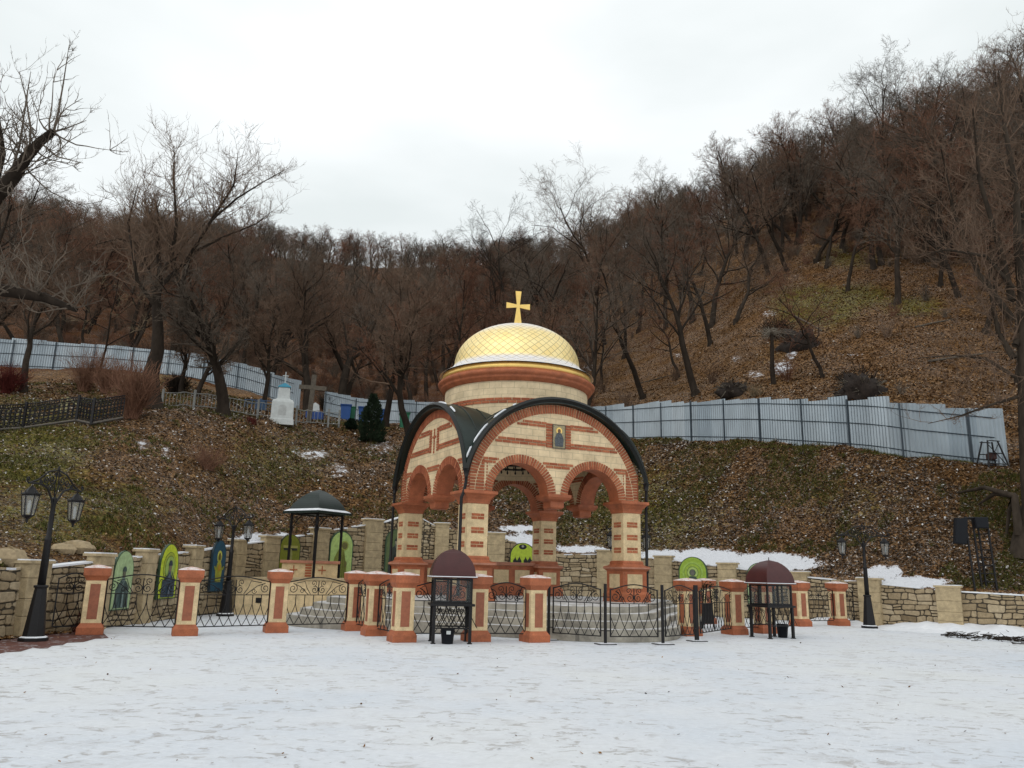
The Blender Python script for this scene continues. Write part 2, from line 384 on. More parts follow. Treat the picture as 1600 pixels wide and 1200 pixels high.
def on(px, Y):
    x = slope_of(px)*Y
    for _ in range(3): 
        z = H(x, Y)
        # correct the column for camera roll at this height
        v = Vector((x, Y, z-EYE)); u = 800+F_PX*(v @ Rv)/(v @ Fv); x += (px-u)/F_PX*Y
    return Vector((x, Y, H(x, Y)))
# radial rows
rows = []
for j in range(len(KY)-1):
    nseg = [46, 40, 30, 34, 30, 24, 8, 3][j]
    for k in range(nseg): rows.append((j, k/nseg))
rows.append((len(KY)-2, 1.0))
SNOWZ = [(395, 843, 26, 8), (440, 836, 22, 4), (812, 847, 45, 10), (812, 826, 30, 5), (905, 858, 45, 6), (1040, 868, 40, 8), (1100, 872, 55, 12), (1190, 878, 70, 12), (1235, 880, 40, 10), (1380, 895, 30, 10), (1425, 910, 50, 8), (1545, 932, 45, 6), (1222, 575, 20, 14), (1236, 548, 10, 14), (1180, 585, 16, 8), (225, 695, 16, 12), (258, 707, 10, 12), (490, 710, 40, 12), (530, 735, 18, 16), (1150, 560, 12, 6), (1060, 555, 14, 5), (920, 575, 14, 8), (1200, 490, 20, 8), (1330, 555, 30, 8), (600, 700, 50, 25)]
SW = [1, .8, 1, .9, .8, 1, 1.1, 1.1, 1, .9, 1, .85, .56, .62, .5, .52, .52, .5, .52, .48, .48, .48, .45, .4, .42]
GRN = [(30, 700, 90, 60, .8), (430, 720, 120, 50, .35), (1275, 478, 55, 26, .85), (1345, 462, 40, 16, .7), (1425, 478, 45, 14, .6), (1330, 400, 60, 18, .5), (1000, 800, 120, 70, .5), (1210, 560, 60, 20, .2), (100, 800, 160, 60, .45), (900, 800, 60, 60, .4), (250, 560, 120, 60, .3), (1320, 780, 100, 50, .3)]
verts = []; sn = []; gr = []; wd = []
for (j, t) in rows:
    for i in range(0, NCOL):
        Y = KY[j, i]*(1-t)+KY[j+1, i]*t; x = AS[i]*Y; z = H(x, Y)
        verts.append((x, Y, z))
        v = Vector((x, Y, z-EYE)); zc = v @ Fv; u_ = 800+F_PX*(v @ Rv)/zc; v_ = 600-F_PX*(v @ Uv)/zc
        s_ = 0
        if j < 5:
            for (cx_, cy_, rx, ry), wgt in zip(SNOWZ, SW):
                q = ((u_-cx_)/rx)**2+((v_-cy_)/ry)**2
                if q < 4: s_ = max(s_, wgt*math.exp(-q*.55))
        g_ = 0
        for (cx_, cy_, rx, ry, wg) in GRN:
            q = ((u_-cx_)/rx)**2+((v_-cy_)/ry)**2
            if q < 6: g_ = max(g_, wg*math.exp(-q*.6))
        sn.append(s_); gr.append(g_)
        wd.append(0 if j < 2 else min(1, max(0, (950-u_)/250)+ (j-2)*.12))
faces = []
for r in range(len(rows)-1):
    for i in range(NCOL-1):
        a = r*NCOL+i; faces.append((a, a+1, a+NCOL+1, a+NCOL))
me = bpy.data.meshes.new('hillside'); me.from_pydata(verts, [], faces); me.materials.append(M_hill)
for nm, arr in (('snow', sn), ('green', gr), ('wood', wd)):
    at = me.attributes.new(nm, 'FLOAT', 'POINT'); at.data.foreach_set('value', arr)
me.polygons.foreach_set('use_smooth', [True]*len(faces))
hill = bpy.data.objects.new('hillside', me); COL.objects.link(hill); tag(hill, kind='structure')

# ---------------------------------------------------------------- stone retaining wall
random.seed(4)
def wpt(px):
    Y = float(np.interp(px, wpx, wY)); return Vector((slope_of(px)*Y, Y, 0)), float(np.interp(px, wpx, wZ))
def rubble(mbm, mbs, P, Q, zt0, zt1, zb=0.0, seed=0, thick=.35, size=1.0, tint=0):
    rnd = random.Random(seed); d = (Q-P); Lw = d.length; d.normalize(); nrm = Vector((d.y, -d.x, 0))
    if nrm.y > 0: nrm = -nrm
    # backing
    vs = [P, Q, Q-nrm*thick, P-nrm*thick]
    b = [Vector((v.x, v.y, zb-.1)) for v in vs]; tt = [zt0-.03, zt1-.03, zt1-.03, zt0-.03]; tpv = [Vector((v.x, v.y, z)) for v, z in zip(vs, tt)]
    mbm.add(b+tpv, [(0, 1, 5, 4), (1, 2, 6, 5), (2, 3, 7, 6), (3, 0, 4, 7), (4, 5, 6, 7)])
    z = zb; 
    ztop = lambda u: zt0+(zt1-zt0)*u/Lw
    zmax = max(zt0, zt1); rows_ = []
    while z < zmax:
        h = rnd.uniform(.10, .24)*size; rows_.append((z, h)); z += h
    cj = lambda u, zz: (u+.05*size*noise.noise(Vector((u*5, zz*7, seed))), zz+.055*size*noise.noise(Vector((u*3.1, zz*3, seed+9.5))))
    for (z, h) in rows_:
        u = -rnd.uniform(0, .3)
        while u < Lw:
            wd_ = rnd.uniform(.14, .52)*size
            g = .014
            u0, u1 = max(u, 0)+g, min(u+wd_, Lw)-g
            split = rnd.random() < .22 and h > .16
            parts = [(z, h)] if not split else [(z, h*.5), (z+h*.5, h*.5)]
            for (zz, hh) in parts:
                zt = min(zz+hh, ztop((u0+u1)/2)+.02)
                if u1-u0 > .05 and zt-zz > .045:
                    k = min(.035, (u1-u0)*.25); kz = min(.03, (zt-zz)*.28)
                    oct_ = [(u0+k*rnd.uniform(.3, 1.6), zz+g), (u1-k*rnd.uniform(.3, 1.6), zz+g), (u1, zz+g+kz*rnd.uniform(.3, 1.6)), (u1, zt-g-kz*rnd.uniform(.3, 1.6)), (u1-k*rnd.uniform(.3, 1.6), zt-g), (u0+k*rnd.uniform(.3, 1.6), zt-g), (u0, zt-g-kz*rnd.uniform(.3, 1.6)), (u0, zz+g+kz*rnd.uniform(.3, 1.6))]
                    oct_ = [cj(a, b_) for a, b_ in oct_]
                    pr = rnd.uniform(.02, .06); cu, cz_ = (u0+u1)/2, (zz+zt)/2
                    v0 = [P+d*a+nrm*.002+Vector((0, 0, b_)) for a, b_ in oct_]
                    v1 = [P+d*a+nrm*(pr*.7)+Vector((0, 0, b_)) for a, b_ in oct_]
                    v2 = [P+d*(cu+(a-cu)*.82)+nrm*pr+Vector((0, 0, cz_+(b_-cz_)*.8)) for a, b_ in oct_]
                    fs = [(i, (i+1) % 8, (i+1) % 8+8, i+8) for i in range(8)]+[(i+8, (i+1) % 8+8, (i+1) % 8+16, i+16) for i in range(8)]+[tuple(range(16, 24))]
                    mbs.add(v0+v1+v2, fs, min(max(rnd.gauss(.5+tint, .22), 0), 1))
            u += wd_
wall = thing('stone_retaining_wall', 'long curved tan rubble stone retaining wall with dressed stone piers at the foot of the bank', 'wall')
for i in range(len(WALL)-1):
    P, _ = wpt(WALL[i][0]); Q, _ = wpt(WALL[i+1][0]); z0, z1 = WALL[i][2]-.12, WALL[i+1][2]-.12
    if WALL[i][0] < -160 or WALL[i][0] > 1800: continue
    # wavy top of the tall back section
    mm, ms = MB(), MB()
    if WALL[i][0] in (578, 640):
        n_ = 5
        for k in range(n_):
            a, b = k/n_, (k+1)/n_
            ea = .5-.5*math.cos(PI*a); eb = .5-.5*math.cos(PI*b)
            rubble(mm, ms, P.lerp(Q, a), P.lerp(Q, b), z0+(z1-z0)*ea, z0+(z1-z0)*eb, seed=i*9+k, size=.8)
    else: rubble(mm, ms, P, Q, z0, z1, seed=i, size=1.0 if WALL[i][0] < 300 or WALL[i][0] > 1200 else 1.15, tint=.05 if WALL[i][0] > 800 else 0)
    a = ms.build('wall_panel', M_stone, wall); b = mm.build('backing', M_mortar, a)
    # thin snow on top of the panel
    d = (Q-P).normalized(); sm = MB()
    for k in range(6):
        t0, t1 = k/6, (k+1)/6
        if noise.noise(Vector((i*3.3+k, 2, 5))) > -.15 or 578 <= WALL[i][0] <= 640:
            A, B = P.lerp(Q, t0), P.lerp(Q, t1); zA = z0+(z1-z0)*(t0 if WALL[i][0] not in (578, 640) else .5-.5*math.cos(PI*t0)); zB = z0+(z1-z0)*(t1 if WALL[i][0] not in (578, 640) else .5-.5*math.cos(PI*t1))
            nn = Vector((d.y, -d.x, 0)); 
            if nn.y > 0: nn = -nn
            q = [A+nn*.05, B+nn*.05, B-nn*.33, A-nn*.33]; zz = [zA, zB, zB, zA]
            sm.add([Vector((v.x, v.y, z-.03)) for v, z in zip(q, zz)]+[Vector((v.x*1.0, v.y, z+.012)) for v, z in zip(q, zz)], [(0, 1, 5, 4), (1, 2, 6, 5), (2, 3, 7, 6), (3, 0, 4, 7), (4, 5, 6, 7)])
    if sm.v: sm.build('snow_cap', M_snow, a)
for (px, Y, zt) in WALL:
    if px in (-420, 640, 868, 2100, -160): continue
    P, _ = wpt(px); A, _ = wpt(px-20); B, _ = wpt(px+20); an = math.atan2((B-A).y, (B-A).x)
    wdt = {52: .66, 155: .62, 226: .60, 300: .60, 368: .60, 418: .66, 495: .70, 578: .80, 687: .60}.get(px, .74)
    pm = MB(); R = Matrix.Rotation(an, 3, 'Z')
    zz = 0; rnd = random.Random(px)
    while zz < zt-.02:      # dressed courses
        h = min(rnd.uniform(.28, .42), zt-zz); 
        if zt-zz-h < .1: h = zt-zz
        pm.box(P+Vector((0, 0, zz+h/2)) + R @ Vector((0, -.02, 0)), (wdt-rnd.uniform(0, .012), .36-rnd.uniform(0, .02), h-.006), an); zz += h
    o = pm.build('pier', M_pier, wall, bevel=.01)
    c = MB(); c.box(P+Vector((0, 0, zt+.012)), (wdt+.09, .45, .06), an); c.build('coping', M_pier, o)
    c = MB(); c.box(P+Vector((0, 0, zt+.055)), (wdt+.06, .42, .03), an); c.build('snow_cap', M_snow, o)

# ---------------------------------------------------------------- pavilion chapel
CX, CY, ROT, SD = .145, 25.50, .4648, 5.02
HS = SD/2; Z_PL = .74; Z_SP = 3.62; WO = .25
chap = thing('chapel_pavilion', 'open brick and cream stone chapel pavilion with four arched gables and a golden dome', 'chapel', (CX, CY, 0), ROT)
AR, AC, AE = .89, 1.20, .235        # small arch radius, centre, ring
GA, GB, GZ = 3.05, 2.87, 3.60       # gable ellipse of the roof's top
BA, BB = GA-.17, GB-.17             # brick rim outside
CA, CB = BA-.27, BB-.27             # brick rim inside
def ell(u, a, b): return GZ+b*math.sqrt(max(0, 1-(u/a)**2))
def low(u):
    for c in (-AC, AC):
        if abs(u-c) < AR: return Z_SP+math.sqrt(AR*AR-(u-c)**2)
    return Z_SP
def build_wall(k):
    side = bpy.data.objects.new('gable_wall', None)
    mb = MB(); us = sorted(set([round(-2.755+5.51*i/180, 4) for i in range(181)]+[-AC-AR, -AC+AR, AC-AR, AC+AR]))
    yo, yi = -(HS+WO), -(HS-WO)
    n = len(us)
    vs = []
    for u in us:
        l, t = low(u), ell(u, BA, BB)
        vs += [Vector((u, yo, l)), Vector((u, yo, max(t, l+.001))), Vector((u, yi, l)), Vector((u, yi, max(t, l+.001)))]
    fs = []; fs2 = []
    for i in range(n-1):
        a, b = i*4, i*4+4
        fs += [(a, b, b+1, a+1), (a+2, a+3, b+3, b+2), (a+1, b+1, b+3, a+3)]
        fs2.append((a, a+2, b+2, b))
    mb.add(vs, fs); o = mb.build('gable_wall', M_cream, chap); o.rotation_euler = (0, 0, k*PI/2)
    sf = MB(); sf.add(vs, fs2); s = sf.build('arch_soffit', M_terra, o)
    rnd = random.Random(k)
    for (yf, dirn) in ((yo, -1), (yi, 1)):
        bm = MB()
        ym = yf+dirn*.008
        # arch voussoirs
        for c in (-AC, AC):
            nb = 40
            for j in range(nb):
                a = PI*(j+.5)/nb; rm = AR+AE/2
                bm.box((c+math.cos(a)*rm, ym, Z_SP+math.sin(a)*rm), (AE, .03, PI*(AR+.1)/nb*.70), M=Matrix.Rotation(-a, 3, 'Y'), t=min(1, max(0, rnd.gauss(.5, .25))))
        # rim voussoirs along ellipse
        Nr = 250; pts = []; acc = 0; prev = None
        for j in range(2001):
            a = PI*j/2000; p = Vector((math.cos(a)*(BA+CA)/2, 0, GZ+math.sin(a)*(BB+CB)/2))
            if prev is not None: acc += (p-prev).length
            if prev is None or acc > .082*len(pts): pts.append((p, a))
            prev = p
        for (p, a) in pts:
            if abs(p.x) > 2.9: continue
            tx = -math.sin(a)*(BA+CA)/2; tz = math.cos(a)*(BB+CB)/2; an = math.atan2(tz, tx)
            if p.z < Z_SP+.04: continue
            if abs(p.x) > 2.60:
                xi_ = abs(p.x)-.125; bm.box((math.copysign((xi_+2.77)/2, p.x), ym, p.z), (2.77-xi_, .03, .056), M=Matrix.Rotation((-an+PI/2 if p.x > 0 else -an-PI/2)*.5 if p.z > 4.2 else 0, 3, 'Y'), t=min(1, max(0, rnd.gauss(.45, .25)))); continue
            bm.box((p.x, ym, p.z), (.056, .03, .25), M=Matrix.Rotation(-an, 3, 'Y'), t=min(1, max(0, rnd.gauss(.45, .25))))
        # pilaster bricks beside the outer arches
        zz = Z_SP+.03
        while zz < 4.6:
            for sgn in (-1, 1):
                xo = CA*math.sqrt(max(0, 1-((zz+.03-GZ)/CB)**2))-.02
                xi = AC+math.sqrt(max(0, (AR+AE)**2-max(0, zz-Z_SP)**2)) if zz-Z_SP < AR+AE else AC
                xi = max(xi+.02, 2.34)
                if xo-xi > .05: bm.box((sgn*(xo+xi)/2, ym, zz), (xo-xi, .03, .062), t=rnd.uniform(.2, .8))
            zz += .085
        # double brick courses, each brick clipped to the free wall
        def free(u, z_):
            if abs(u) >= CA-.02 or z_ > ell(u, CA, CB)-.01: return False
            for c in (-AC, AC):
                if math.hypot(u-c, z_-Z_SP) < AR+AE+.02: return False
            if dirn == -1 and 4.9 < z_ < 5.9 and abs(u) < .40: return False
            return True
        for zc, nr in ((4.44, 2), (5.05, 2), (5.60, 2), (5.99, 1)):
            for rr in range(nr):
                z = zc+rr*.088; x = -2.9+rr*.14
                while x < 2.9:
                    run = [x+.0125*i for i in range(21) if free(x+.0125*i, z) and free(x+.0125*i, z+.068)]
                    if len(run) > 2 and not (nr == 1 and abs(x) > 1.0): bm.box(((run[0]+run[-1])/2, ym, z+.034), (run[-1]-run[0], .03, .064), t=rnd.uniform(.2, .9))
                    x += .275
        # stack beside the centre panel
        if dirn == -1:
            z = 5.06
            while z < 5.72:
                for sgn in (-1, 1):
                    if k == 3: bm.box((sgn*.30, ym, z), (.16, .03, .06), t=rnd.uniform(.2, .9))
                    else: bm.box((sgn*.31, ym, z), (.20, .03, .06), t=rnd.uniform(.2, .9))
                z += .08
            if k == 3:      # brick cross on the left face
                for q in range(9): bm.box((0, ym, 5.02+.085*q), (.06, .03, .07), t=.5)
                bm.box((0, ym-.002, 5.48), (.26, .03, .06), t=.5)
        bm.build('outer_brickwork' if dirn == -1 else 'inner_brickwork', M_brick, o)
    # pendant between the arches
    pm = MB(); c0 = (0, -HS, 0)
    pm.loft([(.17, 3.30), (.22, 3.34), (.22, 3.50), (.34, 3.56), (.38, 3.62), (.38, 3.70), (.31, 3.705)], 4, c0, square=True)
    pm.build('pendant_block', M_terra, o, bevel=.01)
    if k == 0:   # mosaic icon
        ic = MB(); ic.box((0, yo-.02, 5.37), (.40, .03, .66)); io = ic.build('mosaic_icon', plain('mosaic_ground', (.42, .35, .20), .6, var=.5, scale=30), o)
        f = MB(); f.prism([(-.13, 5.08), (.13, 5.08), (.15, 5.3), (.08, 5.45), (.03, 5.5), (-.03, 5.5), (-.08, 5.45), (-.15, 5.3)], yo-.050, yo-.036); f.build('painted_robe', plain('robe_grey', (.10, .11, .12), .7, var=.6, scale=25), io)
        f = MB(); f.prism([(.10*math.cos(a*PI/8), 5.54+.10*math.sin(a*PI/8)) for a in range(16)], yo-.046, yo-.036); f.build('halo', M_gold, io)
        f = MB(); f.prism([(.05*math.cos(a*PI/6), 5.535+.06*math.sin(a*PI/6)) for a in range(12)], yo-.052, yo-.047); f.build('painted_face', plain('face_brown', (.16, .09, .05), .7), io)
        fr = MB(); 
        for sx in (-1, 1): fr.box((sx*.205, yo-.022, 5.37), (.02, .045, .70))
        for sz in (-1, 1): fr.box((0, yo-.022, 5.37+sz*.34), (.39, .045, .02))
        fr.build('frame', M_wood, io)
    return o
for k in (0, 1, 2, 3): build_wall(k)
# roof : crossing barrels with overhang
RH = 2.965
def roof_z(u, v, a=GA, b=GB):
    return max(ell(u, a, b) if abs(u) < a else GZ, ell(v, a, b) if abs(v) < a else GZ)
N = 96; us = [-1+2*i/N for i in range(N+1)]; us = [math.copysign(1-(1-abs(q))**1.0, q)*RH for q in us]
vs = []; fs = []
for off in (0, -.16):
    for v in us:
        for u in us:
            vs.append(Vector((u, v, roof_z(u, v)+off)))
n1 = N+1; K = n1*n1
for j in range(N):
    for i in range(N):
        a = j*n1+i; fs.append((a, a+1, a+n1+1, a+n1)); fs.append((a+K, a+K+n1, a+K+n1+1, a+K+1))
for i in range(N):
    fs += [(i, i+K, i+1+K, i+1), (N*n1+i, N*n1+i+1, N*n1+i+1+K, N*n1+i+K), (i*n1, (i+1)*n1, (i+1)*n1+K, i*n1+K), (i*n1+N, i*n1+N+K, (i+1)*n1+N+K, (i+1)*n1+N)]
rm = MB(); rm.add(vs, fs); roof = rm.build('roof', M_roof, chap, smooth=False)
# standing seams
sm = MB()
for k in range(4):
    R = Matrix.Rotation(k*PI/2, 3, 'Z')
    for yy in (-2.95, -2.45, -1.95, -1.45, -.95):
        pts = []
        for i in range(61):
            a = PI*i/60; u = math.cos(a)*GA
            if abs(u) > abs(yy)*1.0 and abs(yy) < 2.9: continue
            if abs(u) > RH-.05: continue
            pts.append(R @ Vector((u, yy, GZ+GB*math.sin(a)+.012)))
        if len(pts) > 2: sm.tube(pts, .012, 4)
sm.build('roof_seam', M_roof, roof)
# fascia lip + snow strips along the valley
for k in range(4):
    R = Matrix.Rotation(k*PI/2, 3, 'Z'); lip = MB(); pts = [R @ Vector((math.cos(PI*i/80)*(GA-.05), -RH-.01, GZ+math.sin(PI*i/80)*(GB-.05))) for i in range(1, 80) if abs(math.cos(PI*i/80)*(GA-.05)) < RH-.02]
    lip.tube(pts, .075, 4); lip.build('roof_edge', M_edge, roof)
sn_ = MB(); 
for k, (a0, a1) in ((0, (2.42, 2.66)), (0, (2.70, 2.84)), (0, (2.18, 2.34)), (0, (2.06, 2.10)), (3, (1.2, 1.42)), (3, (.95, 1.10))):
    R = Matrix.Rotation(k*PI/2, 3, 'Z'); pts = [R @ Vector((math.cos(a0+(a1-a0)*i/8)*(GA+.03), -RH+.10, GZ+math.sin(a0+(a1-a0)*i/8)*(GB+.03))) for i in range(9)]
    sn_ = MB(); sn_.tube(pts, [.008]+[.032]*7+[.008], 5); sn_.build('snow_strip', M_snow, roof, smooth=True)
# gutters' corner hoppers and downpipes
for (sx, sy) in ((-1, -1), (1, -1), (-1, 1), (1, 1)):
    pm = MB(); X, Y_ = sx*(RH-.02), sy*(RH-.02)
    pm.tube([(sx*(RH-.02), sy*(RH-.02), 4.20), (sx*(RH-.02), sy*(RH-.02), 3.98)], [.10, .05], 8)
    px_, py_ = sx*(HS+.45), sy*(HS+.45)
    if sx < 0 and sy < 0: px_, py_ = -(HS+.55), -(HS+.42)
    if sx > 0: px_, py_ = (HS+.52), sy*(HS+.30)
    pm.tube([(X, Y_, 4.0), (X, Y_, 3.86), ((X+px_)/2, (Y_+py_)/2, 3.56), (px_, py_, 3.42), (px_, py_, 3.3), (px_, py_, Z_PL+.15)], .045, 8)
    pm.build('downpipe', M_iron, chap, smooth=True)
# drum
dm = MB(); dm.loft([(2.30, 4.6), (2.30, 7.08)], 96, cap=False); drum = dm.build('drum', M_creamd, chap, smooth=True)
bm = MB(); rnd = random.Random(8)
for zc in (6.42, 6.508):
    nb = 54
    for j in range(nb):
        a = 2*PI*(j+(.5 if zc > 6.45 else 0))/nb; bm.box((math.cos(a)*2.305, math.sin(a)*2.305, zc), (.03, 2*PI*2.3/nb-.02, .07), a, t=rnd.uniform(.2, .9))
bm.build('brick_band', M_brick, drum)
cm = MB(); cm.loft([(2.29, 7.05), (2.30, 7.06), (2.36, 7.07), (2.37, 7.12), (2.42, 7.14), (2.45, 7.19), (2.45, 7.23), (2.50, 7.25), (2.53, 7.30), (2.54, 7.35), (2.50, 7.38), (2.44, 7.42), (2.40, 7.46), (2.34, 7.53), (0.1, 7.54)], 96)
cm.build('cornice', M_terra, drum, smooth=True)
gm = MB(); gm.loft([(2.38, 7.44), (2.42, 7.46), (2.40, 7.63), (2.2, 7.64)], 96, cap=False); gm.build('gold_rim', M_gold, drum, smooth=True)
# dome with uv
prof = [(2.50, 7.62), (2.42, 7.67), (2.28, 7.75), (2.16, 7.84), (2.09, 7.93), (2.04, 8.02)]
for i in range(1, 25):
    a = (PI/2)*i/24; prof.append((2.04*math.cos(a), 8.02+1.42*math.sin(a)))
acc = [0]
for i in range(1, len(prof)): acc.append(acc[-1]+math.hypot(prof[i][0]-prof[i-1][0], prof[i][1]-prof[i-1][1]))
NS = 128; dm = MB(); vs = []; 
for (r, z) in prof:
    for k in range(NS): vs.append(Vector((math.cos(2*PI*k/NS)*r, math.sin(2*PI*k/NS)*r, z)))
fs = [(i*NS+k, i*NS+(k+1) % NS, (i+1)*NS+(k+1) % NS, (i+1)*NS+k) for i in range(len(prof)-1) for k in range(NS)]
dm.add(vs, fs); dome = dm.build('dome', M_dome, chap, smooth=True)
uvl = dome.data.uv_layers.new(name='UVMap'); li = 0
for i in range(len(prof)-1):
    for k in range(NS):
        for (ii, kk) in ((i, k), (i, k+1), (i+1, k+1), (i+1, k)):
            uvl.data[li].uv = (kk/NS, acc[ii]/acc[-1]); li += 1
# cross
xm = MB(); zc = 10.16
def patee(ax, c, L0, L1, w0, w1):
    pass
T = .05
xm.prism([(-.045, zc), (.045, zc), (.10, zc+.52), (-.10, zc+.52)][::1], -T/2, T/2)
xm.prism([(-.125, zc-.62), (.125, zc-.62), (.045, zc), (-.045, zc)], -T/2, T/2)
xm.prism([(0.0, zc-.045), (.40, zc-.10), (.40, zc+.10), (0.0, zc+.045)], -T/2+.003, T/2-.003)
xm.prism([(0.0, zc+.045), (-.40, zc+.10), (-.40, zc-.10), (0.0, zc-.045)], -T/2+.003, T/2-.003)
xm.loft([(.02, zc-.76), (.07, zc-.70), (.07, zc-.66), (.03, zc-.60)], 12); xm.loft([(.16, 9.42), (.10, 9.46), (.04, 9.50), (.03, 9.56)], 12)
cr_ = xm.build('cross', M_gold, dome); cr_.rotation_euler = (0, 0, -ROT*.55)
# columns
def square_bricks(mb, c, half, z0, rows_, rnd, wfrac=.62, k0=0):
    for k in (k0,):
        R = Matrix.Rotation(k*PI/2, 3, 'Z')
        for r in range(rows_):
            n = 2; off = 0
            W = 2*half*wfrac
            edges = [-.5, -.02, .5] if r % 2 == 0 else [-.5, .18, .5]
            for a, b in zip(edges[:-1], edges[1:]):
                mb.box(Vector(c)+R @ Vector(((a+b)/2*W, -half-.001, z0+r*.085)), ((b-a)*W-.015, .014, .068), M=R, t=rnd.uniform(.2, .9))
for (sx, sy) in ((-1, -1), (1, -1), (-1, 1), (1, 1)):
    c = (sx*HS, sy*HS, 0); rnd = random.Random(sx*3+sy)
    sh = MB(); sh.loft([(.31, 1.90), (.31, 3.34)], 4, c, square=True); shaft = sh.build('column', M_cream2, chap, bevel=.012)
    for k_ in range(4):
        b = MB()
        for z0 in (2.18, 2.55, 2.92): square_bricks(b, c, .31, z0, 2, rnd, k0=k_)
        b.build('brick_inlay', M_brick, shaft)
    cp_ = MB(); cp_.loft([(.33, 3.30), (.335, 3.35), (.36, 3.42), (.44, 3.52), (.50, 3.56), (.50, 3.64), (.3, 3.645)], 4, c, square=True); cp_.build('capital', M_terra, shaft, bevel=.012)
    pd = MB(); pd.loft([(.50, Z_PL), (.50, .98), (.46, 1.02), (.42, 1.05), (.42, 1.62), (.46, 1.66), (.49, 1.70), (.49, 1.76), (.40, 1.78), (.36, 1.82), (.36, 1.88), (.33, 1.92)], 4, c, square=True); pd.build('pedestal', M_terra, shaft, bevel=.01)
    pn = MB()
    for k in range(4):
        R = Matrix.Rotation(k*PI/2, 3, 'Z')
        pn.box(Vector(c)+R @ Vector((0, -.423, 1.34)), (.52, .014, .40), M=R)
    pn.build('pedestal_panel', M_cream2, shaft)
    lm = MB(); lm.loft([(.505, 1.685), (.505, 1.74)], 4, c, square=True); lm.build('ledge', M_terra2, shaft, bevel=.01)
# back parapet between two rear columns
pr = MB(); pr.box((0, HS, Z_PL+.5), (SD-.9, .22, 1.0)); po = pr.build('parapet', M_terra, chap)
q = MB(); q.box((0, HS, 1.80), (SD-.86, .34, .11)); q.build('parapet_cap', M_terra2, po, bevel=.015)
q = MB()
for i in range(5):
    for yy in (HS-.118, HS+.118): q.box((-1.6+i*.8, yy, 1.38), (.56, .014, .44))
q.build('parapet_panel', M_cream2, po)
# platform : petal shaped steps
def petal(r0, r1, phi):
    b = abs(math.cos(2*phi)); return r0+(r1-r0)*b**3
plat = thing('stepped_platform', 'grey granite stepped platform dusted with snow under the domed pavilion', 'platform', (CX, CY, 0), ROT)
levels = [(0, .27), (.36, .43), (.72, .585), (1.08, .74)]
zb = 0
for ins, zt in levels:
    sm_, tm = MB(), MB(); NP = 160; ring = []
    for k in range(NP):
        ph = 2*PI*k/NP; r = petal(5.25-ins*.75, 6.75-ins, ph+PI/2); ring.append((math.cos(ph)*r, math.sin(ph)*r))
    vs = [Vector((x, y, zb)) for x, y in ring]+[Vector((x, y, zt)) for x, y in ring]
    sm_.add(vs, [(k, (k+1) % NP, (k+1) % NP+NP, k+NP) for k in range(NP)]+[tuple(range(NP, 2*NP))])
    so_ = sm_.build('step', M_step, plat)
    # snow lying on tread
    tm.add([Vector((x*.985, y*.985, zt+.003)) for x, y in ring]+[Vector((x*.980, y*.980, zt+.012)) for x, y in ring], [(k, (k+1) % NP, (k+1) % NP+NP, k+NP) for k in range(NP)]+[tuple(range(NP, 2*NP))])
    tm.build('tread_snow', M_tread, so_); zb = zt-.01
# chandelier
ch = thing('chandelier', 'dark ring chandelier hanging on chains under the pavilion dome', 'chandelier', (CX, CY, 4.75), ROT)
q = MB(); q.tube([(math.cos(2*PI*k/24)*.5, math.sin(2*PI*k/24)*.5, 0) for k in range(25)], .03, 6); q.tube([(math.cos(2*PI*k/24)*.3, math.sin(2*PI*k/24)*.3, .12) for k in range(25)], .02, 6); q.build('ring', M_iron, ch)
q = MB()
for k in range(6): q.tube([(math.cos(PI*k/3)*.5, math.sin(PI*k/3)*.5, 0), (0, 0, 1.6)], .008, 4)
q.tube([(0, 0, 1.6), (0, 0, 4.6)], .01, 4); q.build('chain', M_iron, ch)
q = MB()
for k in range(12):
    a = PI*k/6; q.loft([(.05, .03), (.02, .05), (.02, .17), (.03, .18), (.008, .25)], 8, (math.cos(a)*.5, math.sin(a)*.5, 0)); q.loft([(.01, -.16), (.035, -.12), (.01, -.03)], 6, (math.cos(a)*.5, math.sin(a)*.5, 0))
q.build('candle_cup', M_iron, ch)

# ---------------------------------------------------------------- gate pillars
PR = .42
gp = thing('gate_pillar', '', 'pillar', (0, 0, 0), PR, 'terracotta and cream fence pillars around the chapel')
q = MB(); q.loft([(.265, 0), (.265, .15), (.235, .19), (.215, .22), (.21, .24)], 4, square=True); q.build('plinth', M_terra, gp, bevel=.008)
q = MB(); q.loft([(.20, .22), (.20, 1.16)], 4, square=True); q.build('shaft', M_cream2, gp, bevel=.01)
for k in range(4):
    R = Matrix.Rotation(k*PI/2, 3, 'Z'); q = MB(); q.box(R @ Vector((0, -.199, .69)), (.20, .012, .74), M=R); q.build('inset_panel', M_redpanel, gp)
q = MB(); q.loft([(.205, 1.13), (.215, 1.16), (.235, 1.20), (.265, 1.24), (.27, 1.40), (.26, 1.405)], 4, square=True); q.build('cap', M_terra, gp, bevel=.008)
q = MB(); q.loft([(.268, 1.400), (.262, 1.412), (.14, 1.45), (.02, 1.475)], 4, square=True); q.build('snow_cap', M_capsnow, gp, smooth=False)
KID['gate_pillar'] = kids(gp)
